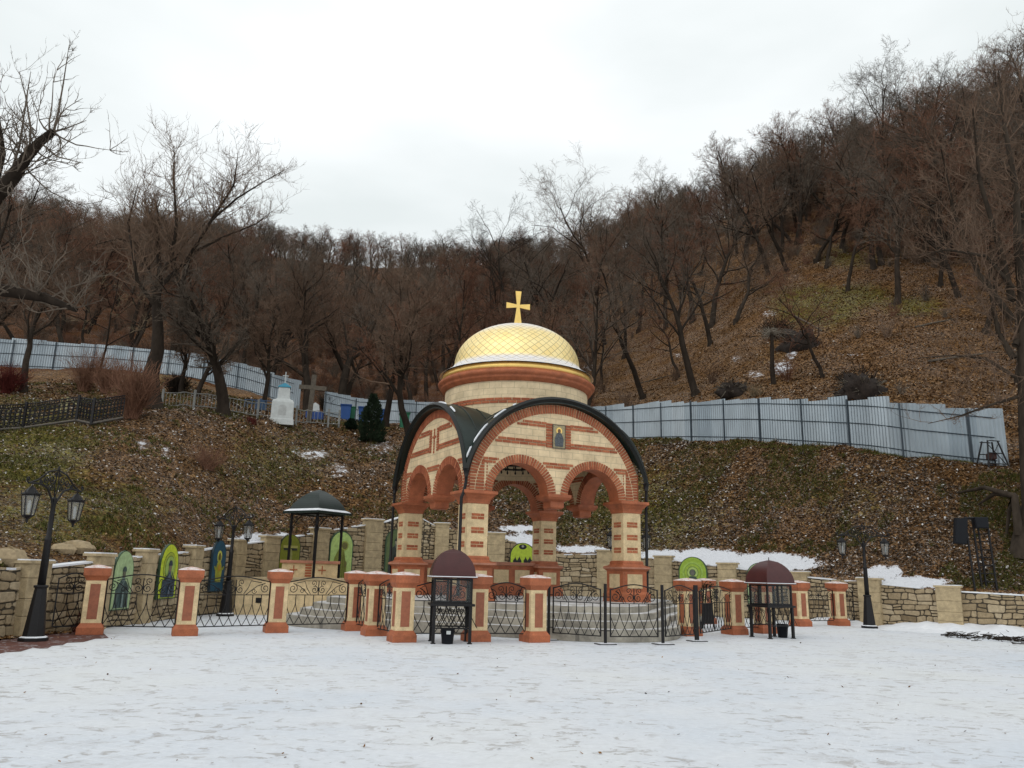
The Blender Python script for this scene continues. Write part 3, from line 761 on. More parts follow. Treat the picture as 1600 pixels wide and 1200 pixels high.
PIL = [(140, 992, 'leftmost terracotta capped pillar beside the lamp post on the red paving'), (288, 994, 'second pillar from the left, in front of the blue backed icon'),
       (430, 989, 'third pillar from the left, left of the small black canopy'), (552, 986, 'rearmost of the three pillars clustered left of the pavilion'),
       (584, 994, 'middle one of the three pillars clustered left of the pavilion'), (627, 1004, 'front pillar of the left cluster, nearest the camera by the domed candle stand'),
       (743, 1003, 'pillar half hidden behind the right side of the left maroon domed stand'), (835, 1004, 'pillar below the bracket of the pavilion, left of the portable iron fence'),
       (1076, 994, 'pillar seen through the right end of the portable fence'), (1103, 975, 'pillar set back behind the dark wreath on the right of the platform'),
       (1148, 992, 'pillar left of the right hand maroon domed stand'), (1194, 990, 'pillar behind the right hand maroon domed stand'),
       (1251, 979, 'pillar just right of the right hand maroon domed stand'), (1311, 978, 'rightmost pillar near the right lamp post')]
PP = []
for i, (px, py, lb) in enumerate(PIL):
    g = gnd(px, py); g.y += .22; g.x += .22*slope_of(px); g.z = 0; PP.append(g)
    if i == 0: gp.location = g; gp['label'] = lb; gpo = gp
    else: copy_tree(gp, g, PR+random.uniform(-.02, .02), lb)

# ---------------------------------------------------------------- wrought iron panels
def spiral(cx, cz, r, a0, turns, sgn, n=16, y=0):
    return [(cx+math.cos(a0+sgn*2*PI*turns*i/n)*r*(1-.8*i/n), y, cz+math.sin(a0+sgn*2*PI*turns*i/n)*r*(1-.8*i/n)) for i in range(n+1)]
def iron_panel(name, label, P, Q, inset=.215, zb=.17, lift=0, posts=False, group='black wrought iron fence panels', zt=1.16, rise=.12, parent=None):
    d = Q-P; Lw = d.length-2*inset; d.normalize(); an = math.atan2(d.y, d.x); o = P+d*inset
    root = thing(name, label, 'fence panel', (o.x, o.y, 0), an, group)
    W = Lw; zm = zt-.30
    top = lambda x: zt+rise*math.sin(PI*min(max(x/W, 0), 1))**1.3
    f = MB(); f.tube([(x*W/16, 0, top(x*W/16)) for x in range(17)], .014, 5); f.box((W/2, 0, zm), (W, .022, .018)); f.box((W/2, 0, zb), (W, .022, .022))
    for x in (.012, W-.012): f.box((x, 0, (zt+zb)/2), (.026, .026, zt-zb+.02))
    for x, s in ((-.06, 1), (W+.06, 1)):
        for z in (zb+.12, zt-.16): f.box((x, 0, z), (.12, .018, .018))
    f.build('frame', M_iron, root)
    n = max(2, round(W/.23)); sp = W/n; b = MB()
    for k in range(0, n+1):
        x = k*sp
        if 0 < k < n: b.tube([(x, 0, zm), (x, 0, zm-.16)], .011, 4)
        for s in (-1, 1):
            if 0 <= k+s <= n:
                pts = [(x+s*sp*(t**1.55), .006*s, zm-.16-(zm-.16-zb)*t) for t in [i/8 for i in range(9)]]
                b.tube(pts, .009, 4, cap=False)
    b.build('lattice_bars', M_iron, root)
    s_ = MB(); c = W/2; zc = (zm+zt)/2
    for sg in (-1, 1):
        s_.tube(spiral(c+sg*.10, zm+.12, .095, PI/2, 1.4, sg), .009, 4); s_.tube(spiral(c+sg*.13, zt-.02, .08, -PI/2, 1.3, -sg), .008, 4)
        if W > .8:
            e = c-sg*c
            s_.tube([(c+sg*.20, 0, zm+.02), (c+sg*.30, 0, zm+.16), (c+sg*.36, 0, zt+.02), (c+sg*(c*.72), 0, zt-.02)]+[], .009, 4)
            s_.tube(spiral(c+sg*(c-.14), zm+.15, .12, PI/2, 1.5, sg), .009, 4)
            s_.tube([(c+sg*(c-.14), 0, zm+.27), (c+sg*(c*.6), 0, zm+.20), (c+sg*.26, 0, zm+.01)], .009, 4)
            s_.tube(spiral(c+sg*c*.52, zm+.09, .07, 0, 1.2, -sg), .008, 4)
    s_.tube([(c, 0, zm), (c, 0, zt+.04)], .012, 4); s_.loft([(.004, zm+.08), (.035, zm+.14), (.004, zm+.2)], 6, (c, 0, 0))
    s_.build('scrollwork', M_iron, root)
    return root
A0 = gnd(70, 992); A0.z = 0
iron_panel('iron_fence_panel', 'short iron fence panel left of the first pillar, beside the lamp post', A0, PP[0], .1)
iron_panel('iron_fence_panel', 'iron fence panel in front of the pale and yellow green icons', PP[0], PP[1])
iron_panel('iron_fence_panel', 'iron fence panel in front of the second lamp post', PP[1], PP[2])
iron_panel('iron_fence_panel', 'iron fence panel below the small black canopy', PP[2], PP[3])
iron_panel('iron_fence_panel', 'narrow iron panel between the two rear pillars of the left cluster', PP[3], PP[4], .2)
iron_panel('iron_fence_panel', 'narrow iron panel joining the front pillar of the left cluster', PP[4], PP[5], .2)
iron_panel('iron_fence_panel', 'iron fence panel behind the left maroon domed stand', PP[5], PP[6])
iron_panel('iron_fence_panel', 'iron fence panel right of the left maroon stand, before the steps', PP[6], PP[7], .2)
Q1 = gnd(1092, 1001); Q1.z = 0
iron_panel('iron_fence_panel', 'iron fence panel before the dark wreath, left of the tall right pillar', Q1, PP[10], .12)
iron_panel('iron_fence_panel', 'iron fence panel between the pillar and the right maroon stand', PP[10], PP[11], .2)
iron_panel('iron_fence_panel', 'iron fence panel between the two rightmost pillars', PP[12], PP[13])
Q2, _ = wpt(1350); Q2 = PP[13].lerp(Q2, .7)
iron_panel('iron_fence_panel', 'iron panel right of the rightmost pillar, running back towards the stone wall', PP[13], Q2, .2)
# portable barrier
PB = [gnd(857, 1000), gnd(946, 1007), gnd(1036, 1007), gnd(1089, 1002)]
for k, lb in enumerate(('left section of the portable iron barrier in front of the granite steps', 'middle section of the portable iron barrier in front of the steps', 'right short section of the portable iron barrier by the hidden pillar')):
    r = iron_panel('portable_barrier', lb, PB[k], PB[k+1], .11, group='portable iron barrier sections before the steps', zt=1.18)
PLB = ('barrier post beside the pillar at the left end of the portable barrier', 'barrier post between the left and middle barrier sections', 'barrier post between the middle and right barrier sections', 'thick barrier post at the right end of the portable barrier')
for k, p in enumerate(PB):
    r = thing('barrier_post', PLB[k], 'post', (p.x, p.y, 0), .3, 'posts of the portable barrier')
    q = MB(); q.box((0, 0, .66), (.055 if k < 3 else .10, .055, 1.30)); q.build('post', M_iron, r, bevel=.004)
    q = MB(); q.box((0, 0, .010), (.42, .32, .014)); q.build('foot_plate', M_iron, r)
    q = MB(); q.box((0, 0, .024), (.34, .26, .012)); q.build('snow_cap', M_snow, r)

# ---------------------------------------------------------------- candle stands
def candle_stand(px, py, rz, label, icon=False):
    g = gnd(px, py); r = thing('candle_stand', label, 'candle stand', (g.x, g.y+.3, 0), rz, 'maroon domed candle stands')
    h = .42; 
    for sx in (-1, 1):
        for sy in (-1, 1):
            q = MB(); q.box((sx*(h-.03), sy*(.34), .40), (.065, .065, .80)); q.box((sx*(h-.03), sy*.34, .012), (.10, .10, .02)); q.build('leg', M_iron, r, bevel=.004)
    q = MB(); q.box((0, 0, .80), (2*h+.12, .80, .05)); q.box((0, -.34, .32), (2*h-.1, .025, .03)); q.box((0, .34, .32), (2*h-.1, .025, .03)); q.build('table_top', M_iron, r, bevel=.006)
    q = MB()
    for yy in (-.345, .345):
        for k in range(4):
            for s in (-1, 1): q.tube([(-h+.06+(k+.5)*.2+s*.1*(t**1.4)*2-0, yy, .76-.43*t) for t in [i/6 for i in range(7)]], .009, 4)
        for k in range(3):
            for s in (-1, 1): q.tube(spiral(-.24+k*.24+s*.055, .66, .05, PI/2, 1.3, s, y=yy), .007, 4)
    for xx in (-h+.03, h-.03):
        for k in range(3):
            q.tube([(xx, -.28+k*.2+.1*t, .76-.43*t) for t in (0, .5, 1)], .009, 4); q.tube([(xx, -.08+k*.2-.2*t, .76-.43*t) for t in (0, .5, 1)], .009, 4)
    q.build('scroll_panel', M_iron, r)
    fr = MB()
    for sx in (-1, 1):
        for sy in (-1, 1): fr.box((sx*.40, sy*.32, 1.08), (.045, .045, .54))
    for zz in (.845, 1.335):
        for sy in (-1, 1): fr.box((0, sy*.32, zz), (.76, .04, .04))
        for sx in (-1, 1): fr.box((sx*.40, 0, zz), (.04, .60, .04))
    for sy in (-1, 1):
        for x in ((-.05,) if not icon else (-.13, .13)): fr.box((x, sy*.32, 1.09), (.05, .03, .46))
    for sx in (-1, 1): fr.box((sx*.40, 0, 1.09), (.03, .04, .46))
    fo = fr.build('cabinet_frame', M_iron, r)
    gl = MB()
    for sy in (-1, 1): gl.box((0, sy*.325, 1.09), (.76, .006, .46))
    for sx in (-1, 1): gl.box((sx*.405, 0, 1.09), (.006, .60, .46))
    gl.build('glass', M_clear, fo)
    if icon:
        b = MB()
        for x in (-.26, 0, .26): b.box((x, .27, 1.09), (.19, .01, .40))
        b.build('backing_sheet', plain('aged_paper', (.20, .175, .13), .8), fo)
    rm_ = MB(); pts = [(.50, 1.365), (.50, 1.385)]
    n = 12
    for i in range(n+1):
        t = i/n; pts.append((.47*max(0, 1-t**2.0)**.56+.004, 1.39+.60*t))
    rm_.loft(pts, 4, square=True); dm_ = rm_.build('domed_roof', M_maroon, r)
    dm_.scale = (1, .86, 1)
    q = MB(); q.tube([(0, 0, 1.98), (0, 0, 2.06)], .012, 6); q.build('finial', M_iron, dm_)
    q = MB()
    for s in (-1, 1): q.box((0, s*.495, 1.392), (.98, .05, .016)); q.box((s*.495, 0, 1.392), (.05, .9, .016))
    q.build('snow_rim', M_snow, dm_)
    return r
candle_stand(701, 1006, .17, 'maroon domed glass candle stand left of the pavilion steps')
candle_stand(1213, 998, .44, 'maroon domed candle stand right of the steps, with pale sheets behind its glass')
def bucket(px, py, label, h=.30):
    g = gnd(px, py); r = thing('bucket', label, 'bucket', (g.x, g.y+.14, 0), 0, 'black buckets under the candle stands')
    q = MB(); q.loft([(.115, .004), (.12, .02), (.15, h), (.158, h), (.158, h+.015), (.145, h+.015), (.14, h), (.11, .03)], 20); q.build('pail', M_black, r, smooth=True)
    q = MB(); q.tube([(math.cos(a)*.155, -.02-.03, h-.02-math.sin(a)*.10) for a in [PI*i/10 for i in range(11)]], .006, 5); q.build('handle', M_iron, r)
    return r
b1 = bucket(698, 1007, 'black bucket with white sticker under the left maroon domed stand')
q = MB(); q.box((.0, 0, 0), (.09, .004, .07)); st = q.build('sticker', M_white, b1); st.location = (.03, -.146, .24); st.rotation_euler = (.1, 0, .2)
bucket(1226, 997, 'dark bucket under the right maroon domed stand', .33)

# ---------------------------------------------------------------- lamp posts
def lamp(px, py, arm, label, base_xy=None, sc=1.0):
    g = base_xy or gnd(px, py); r = thing('street_lamp', label, 'street lamp', (g.x, g.y+(.2 if not base_xy else 0), 0), arm, 'black twin lantern street lamps'); r.scale = (sc,)*3
    q = MB(); q.loft([(.27, 0), (.27, .06), (.24, .075), (.205, .09), (.20, .12), (.11, 1.0), (.135, 1.01), (.135, 1.05), (.09, 1.06)], 8); q.build('base', M_iron, r, bevel=.006)
    q = MB(); q.loft([(.075, 1.05), (.065, 1.9), (.07, 1.92), (.07, 1.96), (.05, 1.98), (.042, 2.72), (.055, 2.74), (.03, 2.78)], 12); q.build('pole', M_iron, r, smooth=True)
    s = MB()
    for sg in (-1, 1):
        s.tube([(0, 0, 2.55), (sg*.10, 0, 2.74), (sg*.26, 0, 2.93), (sg*.50, 0, 3.0), (sg*.86, 0, 2.98)], .022, 6)
        s.tube([(sg*.02, 0, 3.32), (sg*.30, 0, 3.26), (sg*.60, 0, 3.06), (sg*.80, 0, 2.99)], .018, 5)
        s.tube([(0, 0, 2.75), (sg*.06, 0, 3.0), (sg*.02, 0, 3.34)], .012, 5)
        for (cx, cz, rr, a, tn, dr) in ((.16, 3.12, .10, PI, 1.4, 1), (.34, 3.10, .085, 0, 1.4, -1), (.16, 2.95, .07, 0, 1.3, 1), (.50, 3.05, .05, PI, 1.3, 1), (.88, 3.05, .055, -PI/2, 1.3, 1), (.06, 3.22, .05, 0, 1.2, 1)):
            s.tube([(sg*p[0], 0, p[2]) for p in spiral(cx, cz, rr, a, tn, dr, 12)], .014, 4)
        for (cx, cz) in ((.25, 3.2), (.42, 3.17), (.1, 3.05), (.3, 2.99)):
            s.loft([(.002, cz-.03), (.02, cz), (.002, cz+.03)], 4, (sg*cx, 0, 0))
    s.loft([(.003, 3.30), (.03, 3.34), (.003, 3.42)], 6); s.build('scroll_bracket', M_iron, r)
    for sg in (-1, 1):
        x = sg*.74
        l = MB(); l.tube([(x, 0, 2.98), (x, 0, 2.90)], .010, 5); l.loft([(.012, 2.93), (.05, 2.90), (.075, 2.87), (.13, 2.80), (.17, 2.79), (.175, 2.765), (.155, 2.755), (.15, 2.74)], 6, (x, 0, 0))
        l.loft([(.105, 2.375), (.11, 2.36), (.07, 2.33), (.03, 2.30), (.012, 2.22)], 6, (x, 0, 0))
        for k in range(6):
            a = PI*k/3; l.tube([(x+math.cos(a)*.152, math.sin(a)*.152, 2.75), (x+math.cos(a)*.105, math.sin(a)*.105, 2.37)], .011, 4)
            l.loft([(.004, 2.78), (.012, 2.81), (.003, 2.85)], 4, (x+math.cos(a)*.165, math.sin(a)*.165, 0))
        lo = l.build('lantern', M_iron, r)
        gl = MB(); gl.loft([(.100, 2.38), (.145, 2.745)], 6, (x, 0, 0), cap=False); gl.build('glass', M_glass, lo)
        gl = MB(); gl.loft([(.02, 2.40), (.03, 2.5), (.03, 2.62), (.01, 2.66)], 8, (x, 0, 0)); gl.build('bulb', M_white, lo)
    q = MB(); q.loft([(.262, .058), (.235, .085), (.205, .095)], 8, cap=False); q.build('snow_rim', M_snow, r)
    return r
lamp(42, 1003, math.radians(86), 'nearest black twin lantern lamp at the left edge on the red paving')
lamp(348, 963, math.radians(-35), 'black twin lantern lamp left of the small canopy, behind the iron fence')
lamp(1363, 982, math.radians(3), 'black twin lantern lamp on the right in front of the stone wall')
g3 = col(983, 30.5); lamp(0, 0, math.radians(25), 'twin lantern lamp mostly hidden behind the right front column of the pavilion', g3, 1.06)

# ---------------------------------------------------------------- plinth wall and small canopy
def quad_block(mb, pts, z0, z1):
    n = len(pts); mb.add([Vector((p.x, p.y, z0)) for p in pts]+[Vector((p.x, p.y, z1)) for p in pts], [tuple(range(n-1, -1, -1)), tuple(range(n, 2*n))]+[(i, (i+1) % n, (i+1) % n+n, i+n) for i in range(n)])
pl = thing('canopy_terrace', 'cream rendered terrace block carrying the small black canopy', 'terrace')
a, b, c, d = col(372, 26.8), col(560, 27.6), col(575, 31), col(440, 29)
q = MB(); quad_block(q, [a, b, c, d], 0, 1.12); q.build('terrace_wall', M_cream2, pl)
q = MB(); quad_block(q, [a+Vector((-.05, -.05, 0)), b+Vector((.05, -.05, 0)), c+Vector((.05, .05, 0)), d+Vector((-.05, .05, 0))], 1.115, 1.18); q.build('coping', M_pier, pl)
q = MB(); e = a.lerp(b, .19); q.box(e+Vector((0, -.01, .45)), (.18, .04, .16)); q.build('socket_box', M_iron, pl)
st = thing('side_steps', 'snow covered stone side steps rising to the platform left of the pavilion', 'steps')
for k in range(5):
    q = MB(); P0 = col(478+k*16, 26.4); P1 = col(640, 24.0+k*.0+.2); z1 = .15*(k+1)
    nrm_ = Vector((.25, .35, 0))*k
    quad_block(q, [P0+Vector((0, .3*k, 0)), P1+Vector((0, .3*k, 0)), P1+Vector((0, 4.2, 0)), P0+Vector((0, 4-.0*k, 0))], 0, z1); so_ = q.build('step', M_step, st)
    q = MB(); quad_block(q, [P0+Vector((.03, .3*k+.03, 0)), P1+Vector((-.03, .3*k+.03, 0)), P1+Vector((-.03, 4.1, 0)), P0+Vector((.03, 3.9, 0))], z1+.002, z1+.025); q.build('tread_snow', M_tread, so_)
cpos = col(493, 27.9+1.1); cz0 = 1.18
cpos.x -= .08
can = thing('small_canopy', 'small four post black iron canopy with a dark green domed roof edged in snow', 'canopy', (cpos.x, cpos.y, cz0), math.radians(59))
can.scale = (.94, .94, .96)
hw = .66
for sx in (-1, 1):
    for sy in (-1, 1):
        q = MB(); q.box((sx*hw, sy*hw, 1.15), (.07, .07, 2.3)); q.build('post', M_iron, can)
q = MB()
for k in range(4):
    R = Matrix.Rotation(k*PI/2, 3, 'Z')
    for sg in (-1, 1):
        q.tube([R @ Vector((sg*(hw-.02), -hw, 1.45)), R @ Vector((sg*(hw-.12), -hw, 1.85)), R @ Vector((sg*(hw-.35), -hw, 2.1)), R @ Vector((sg*.12, -hw, 2.22))], .014, 4)
        for (cx, cz, rr) in ((.62, 2.02, .11), (.42, 2.12, .08), (.70, 1.78, .07)):
            q.tube([R @ Vector((sg*p[0], -hw, p[2])) for p in spiral(cx, cz, rr, 0, 1.4, 1, 12)], .010, 4)
    q.box(R @ Vector((0, -hw, 2.26)), (2*hw, .04, .04), M=R)
q.build('scroll_bracket', M_iron, can)
q = MB(); pts = [(.90, 2.28), (.90, 2.36)]
for i in range(11):
    t = i/10; pts.append((.74*(1-t)**.62*(1+.10*math.sin(t*PI))+.005, 2.42+.78*t))
q.loft(pts, 4, square=True); ro = q.build('roof', M_roof, can)
q = MB(); q.loft([(.89, 2.362), (.82, 2.41), (.74, 2.45)], 4, square=True, cap=False); q.build('snow_rim', M_snow, ro)
par = thing('canopy_parapet', 'low cream parapet with pink cap and small crosses under the black canopy', 'parapet', (cpos.x-.1, cpos.y-.1, cz0), ROT*.0+.25)
q = MB(); q.box((0, .1, .24), (1.9, .2, .48)); o = q.build('wall', M_cream2, par)
q = MB(); q.box((0, .1, .53), (2.05, .32, .10)); q.build('cap', M_terra2, par, bevel=.01)
q = MB()
for x in (-.55, .42): q.box((x, -.006, .26), (.035, .02, .30)); q.box((x, -.008, .26), (.26, .02, .035)); 
for x in (-.05,): 
    for zz in range(5): q.box((x, -.006, .06+zz*.09), (.22, .02, .06))
q.build('brick_inlay', M_brick, par)

# ---------------------------------------------------------------- icons on the wall
def icon(px, zc, W_, H_, label, bg, rim, robe, skin, halo=None, kind='saint', off=.14, seed=0):
    P, _ = wpt(px); A, _ = wpt(px-12); B, _ = wpt(px+12); d = (B-A).normalized(); an = math.atan2(d.y, d.x); nrm = Vector((d.y, -d.x, 0))
    p = P+nrm*off
    r = thing('icon_panel', label, 'icon panel', (p.x, p.y, zc), an, 'arched painted icons on the stone wall')
    def arch(w, h, n=20): 
        rr = w/2; z1 = h-rr; return [(-rr, 0), (rr, 0)]+[(rr*math.cos(PI*i/n), z1+rr*math.sin(PI*i/n)) for i in range(n+1)]
    def mat(nm, c): return plain(nm, c, .55, var=.3, scale=9, bump=.03)
    q = MB(); q.prism(arch(W_, H_), -.03, .03); q.build('frame', mat('icon_rim', rim), r)
    q = MB(); q.prism([(x*.92, z*.965+.03) for x, z in arch(W_, H_)], -.036, -.031); bgm = q.build('painted_field', mat('icon_field', bg), r)
    y = -.037
    def sheet(name, poly, c):
        nonlocal y
        q = MB(); q.prism(poly, y-.003, y); y -= .004; q.build(name, mat('paint', c), bgm)
    s = W_; hc = H_-s*.52
    circ = lambda cx, cz, rx, rz, n=18: [(cx+rx*math.cos(2*PI*i/n), cz+rz*math.sin(2*PI*i/n)) for i in range(n)]
    if kind == 'saint':
        for (rr, cc) in halo or []: sheet('halo', circ(0, hc, s*rr, s*rr), cc)
        sheet('painted_robe', [(-s*.36, .05), (s*.36, .05), (s*.33, H_*.34), (s*.24, hc-s*.27), (s*.10, hc-s*.16), (-s*.10, hc-s*.16), (-s*.24, hc-s*.27), (-s*.33, H_*.34)], robe)
        sheet('painted_beard', circ(0, hc-s*.12, s*.075, s*.15), tuple(min(1, x*1.6+.05) for x in robe))
        sheet('painted_face', circ(0, hc, s*.075, s*.11), skin)
        sheet('painted_hood', [(s*.10*math.cos(a), hc+s*.04+s*.12*math.sin(a)) for a in [PI*i/8 for i in range(9)]], tuple(x*.7 for x in robe))
        dk = tuple(x*.45 for x in robe)
        for x0, x1 in ((-.22, -.10), (-.02, .05), (.12, .24), (.22, .10)): sheet('painted_fold', [(s*x0, .07), (s*x0+.02, .07), (s*x1*.6+.014, hc-s*.36), (s*x1*.6, hc-s*.36)], dk)
        sheet('painted_stole', [(-s*.045, .07), (s*.045, .07), (s*.035, hc-s*.42), (-s*.035, hc-s*.42)], tuple(min(1, x*1.9+.06) for x in robe))
        for sx in (-1, 1): sheet('painted_sleeve', [(sx*s*.30, H_*.32), (sx*s*.06, H_*.46), (sx*s*.05, H_*.50), (sx*s*.22, hc-s*.30)][::sx], tuple(x*.62+.01 for x in robe))
    elif kind == 'orans':
        sheet('halo', circ(0, hc, s*.17, s*.19), (.62, .62, .12)); sheet('painted_hood', circ(0, hc-.02, s*.11, s*.13), (.20, .18, .03))
        sheet('painted_robe', [(-s*.2, .3), (s*.2, .3), (s*.24, H_*.40), (s*.17, hc-s*.25), (s*.07, hc-s*.12), (-s*.07, hc-s*.12), (-s*.17, hc-s*.25), (-s*.24, H_*.40)], (.42, .42, .05))
        for sx in (-1, 1): sheet('painted_arm', [(sx*s*.18, H_*.42), (sx*s*.30, H_*.42), (sx*s*.36, hc-s*.30), (sx*s*.30, hc-s*.30)][::sx], (.36, .38, .04))
        sheet('painted_medallion', circ(0, H_*.46, s*.1, s*.11), (.55, .32, .04)); sheet('painted_face', circ(0, hc, s*.06, s*.085), skin)
    elif kind == 'cross':
        sheet('painted_cross', [(-s*.03, .1), (s*.03, .1), (s*.03, H_*.88), (-s*.03, H_*.88)], robe); sheet('painted_cross_arm', [(-s*.34, H_*.66), (s*.34, H_*.66), (s*.34, H_*.72), (-s*.34, H_*.72)], (.45, .42, .12))
        sheet('painted_cross_arm', [(-s*.32, H_*.60), (s*.32, H_*.60), (s*.32, H_*.655), (-s*.32, H_*.655)], robe); sheet('painted_figure', circ(0, H_*.45, s*.10, H_*.2), (.30, .30, .10))
    elif kind == 'bowed':
        sheet('halo', circ(s*.12, hc+.02, s*.17, s*.17), (.30, .34, .06)); sheet('painted_face', circ(s*.12, hc+.02, s*.12, s*.12), skin)
        sheet('painted_robe', [(-s*.36, .04), (s*.30, .04), (s*.24, H_*.36), (s*.10, hc-s*.12), (-s*.12, hc-s*.10), (-s*.28, hc-s*.38), (-s*.38, H_*.30)], robe)
        dk = tuple(x*.5 for x in robe)
        for x0, x1 in ((-.25, -.08), (-.10, .0), (.05, .06), (.18, .1)): sheet('painted_fold', [(s*x0, .07), (s*x0+.02, .07), (s*x1+.015, hc-s*.3), (s*x1, hc-s*.3)], dk)
        sheet('painted_hand', circ(s*.18, H_*.4, s*.06, s*.1), skin)
    elif kind == 'group':
        rnd = random.Random(3)
        sheet('painted_medallion', circ(0, H_-.17, s*.15, .11), robe)
        for x in (-.28, -.12, .12, .28): 
            zb_ = H_*.52+rnd.uniform(-.02, .05)
            sheet('painted_figure', [(s*x-.07, zb_-.18), (s*x+.06, zb_-.18), (s*x+.09, zb_), (s*x+.02, zb_+.12), (s*x+.0, zb_+.20), (s*x-.03, zb_+.12), (s*x-.10, zb_+.02)], robe)
        for x in (-.3, -.12, .08, .27):
            sheet('painted_figure', [(s*x-.10, .12), (s*x+.10, .12), (s*x+.07, H_*.26), (s*x+.02, H_*.34), (s*x-.06, H_*.30)], tuple(c*1.3 for c in robe))
        sheet('painted_face', circ(0, H_-.15, s*.05, .05), skin)
    elif kind == 'rings':
        for (rr, cc) in halo: sheet('halo', circ(0, hc, s*rr, s*rr, 28), cc)
        sheet('painted_robe', [(-s*.3, .05), (s*.3, .05), (s*.26, H_*.35), (s*.1, hc-s*.12), (-s*.1, hc-s*.12), (-s*.26, H_*.35)], robe); sheet('painted_face', circ(0, hc, s*.08, s*.1), skin)
    return r
PG, YG, RIM = (.40, .54, .28), (.55, .66, .04), (.05, .09, .05)
icon(184, .40, 1.05, 1.42, 'pale green arched icon of a grey robed saint, leftmost on the wall', PG, RIM, (.06, .10, .095), (.12, .12, .08))
icon(255, .58, 1.25, 1.50, 'yellow green arched icon of a dark blue robed bearded saint with ringed halo', YG, RIM, (.035, .06, .095), (.20, .16, .11), [(.34, (.10, .14, .03)), (.325, (.42, .50, .06)), (.26, (.10, .14, .03)), (.245, (.36, .50, .12))])
icon(333, .70, 1.0, 1.62, 'blue arched icon of a yellow robed figure with raised arms', (.015, .085, .15), (.02, .04, .05), (.4, .4, .05), (.20, .16, .05), kind='orans')
icon(446, 1.25, .95, 1.45, 'olive arched icon with a dark cross, left of the canopy post', (.22, .24, .02), (.05, .06, .03), (.03, .035, .025), (.2, .16, .1), kind='cross')
icon(527, .85, 1.12, 2.1, 'light green arched icon of a bowed saint behind the canopy', (.44, .60, .19), RIM, (.20, .22, .035), (.14, .13, .035), kind='bowed')
icon(614, 1.3, 1.0, 1.85, 'dark green arched icon half hidden behind the left downpipe', (.10, .14, .05), RIM, (.03, .04, .03), (.3, .28, .2))
icon(816, 1.15, 1.12, 1.62, 'lime arched icon crowded with black figures, seen through the pavilion', (.40, .52, .04), (.02, .02, .02), (.012, .014, .012), (.3, .3, .25), kind='group')
icon(1085, .68, 1.20, 1.62, 'lime arched icon with concentric halo rings above the right pillars', (.30, .44, .05), RIM, (.05, .08, .06), (.15, .15, .12), [(.36, (.36, .52, .10)), (.30, (.16, .26, .04)), (.285, (.34, .48, .06)), (.20, (.12, .20, .04)), (.18, (.38, .50, .14)), (.11, (.05, .08, .05))], kind='rings')
icon(1190, .55, 1.05, 1.55, 'pale green arched icon half hidden by the right maroon dome', PG, RIM, (.08, .10, .08), (.15, .15, .12))

# dark wreath on stand behind the fence
g = gnd(1117, 986); wr = thing('wreath_stand', 'dark evergreen wreath on a black stand behind the iron fence', 'wreath', (g.x, g.y+.8, 0), .3)
q = MB(); 
for sx in (-1, 1): q.tube([(sx*.22, 0, 0), (sx*.10, 0, 1.25)], .022, 5)
q.tube([(0, .3, 0), (0, 0, 1.3)], .022, 5); q.box((0, .0, .45), (.36, .03, .60)); q.build('stand', M_iron, wr)
q = MB(); rnd = random.Random(5)
for k in range(500):
    a = rnd.uniform(0, 2*PI); rr = .23+rnd.gauss(0, .045); p = Vector((math.cos(a)*rr, -.05+rnd.gauss(0, .03), 1.08+math.sin(a)*rr)); dd = Vector((rnd.gauss(0, 1), rnd.gauss(0, 1), rnd.gauss(0, 1))).normalized()*.06; e = dd.orthogonal().normalized()*.012
    q.add([p-e, p+e, p+dd], [(0, 1, 2)])
q.build('evergreen_ring', M_needle, wr)
# ---------------------------------------------------------------- speaker stands on the right
def trestle(px, py, lean, label):
    g = tp(px, py); r = thing('floodlight_stand', label, 'floodlight stand', g-Vector((0, 0, .15)), -.25)
    q = MB()
    top = 2.55
    LX = (-.30, -.04, .10, .36)
    for i, x in enumerate(LX): q.tube([(x, (0, .15, .15, 0)[i], 0), (x-lean, (0, .15, .15, 0)[i], top)], .036, 5)
    for k in range(9):
        z = .2+k*.26; xx = -lean*z/top; q.tube([(-.04+xx, .15, z), (.36+xx, 0, z)], .020, 4)
    q.tube([(-.34-lean, 0, top), (.40-lean, 0, top)], .03, 5); q.tube([(-.34-lean, .15, top-.02), (.40-lean, .15, top-.02)], .03, 5)
    q.build('frame', M_iron, r)
    RM = Matrix.Rotation(.12, 3, 'Y')
    q = MB(); q.box((-.50-lean, -.05, 2.10), (.38, .24, .86), M=RM); q.box((-.50-lean, -.175, 2.10), (.33, .02, .80), M=RM); q.build('left_lamp_box', M_black, r, bevel=.02)
    q = MB(); q.box((.16-lean, -.04, 2.38), (.40, .22, .36)); q.box((.16-lean, -.16, 2.38), (.35, .02, .31)); q.build('right_lamp_box', M_black, r, bevel=.02)
    return r
trestle(1540, 926, .08, 'black steel stand with two dark boxes on the bank at the right')

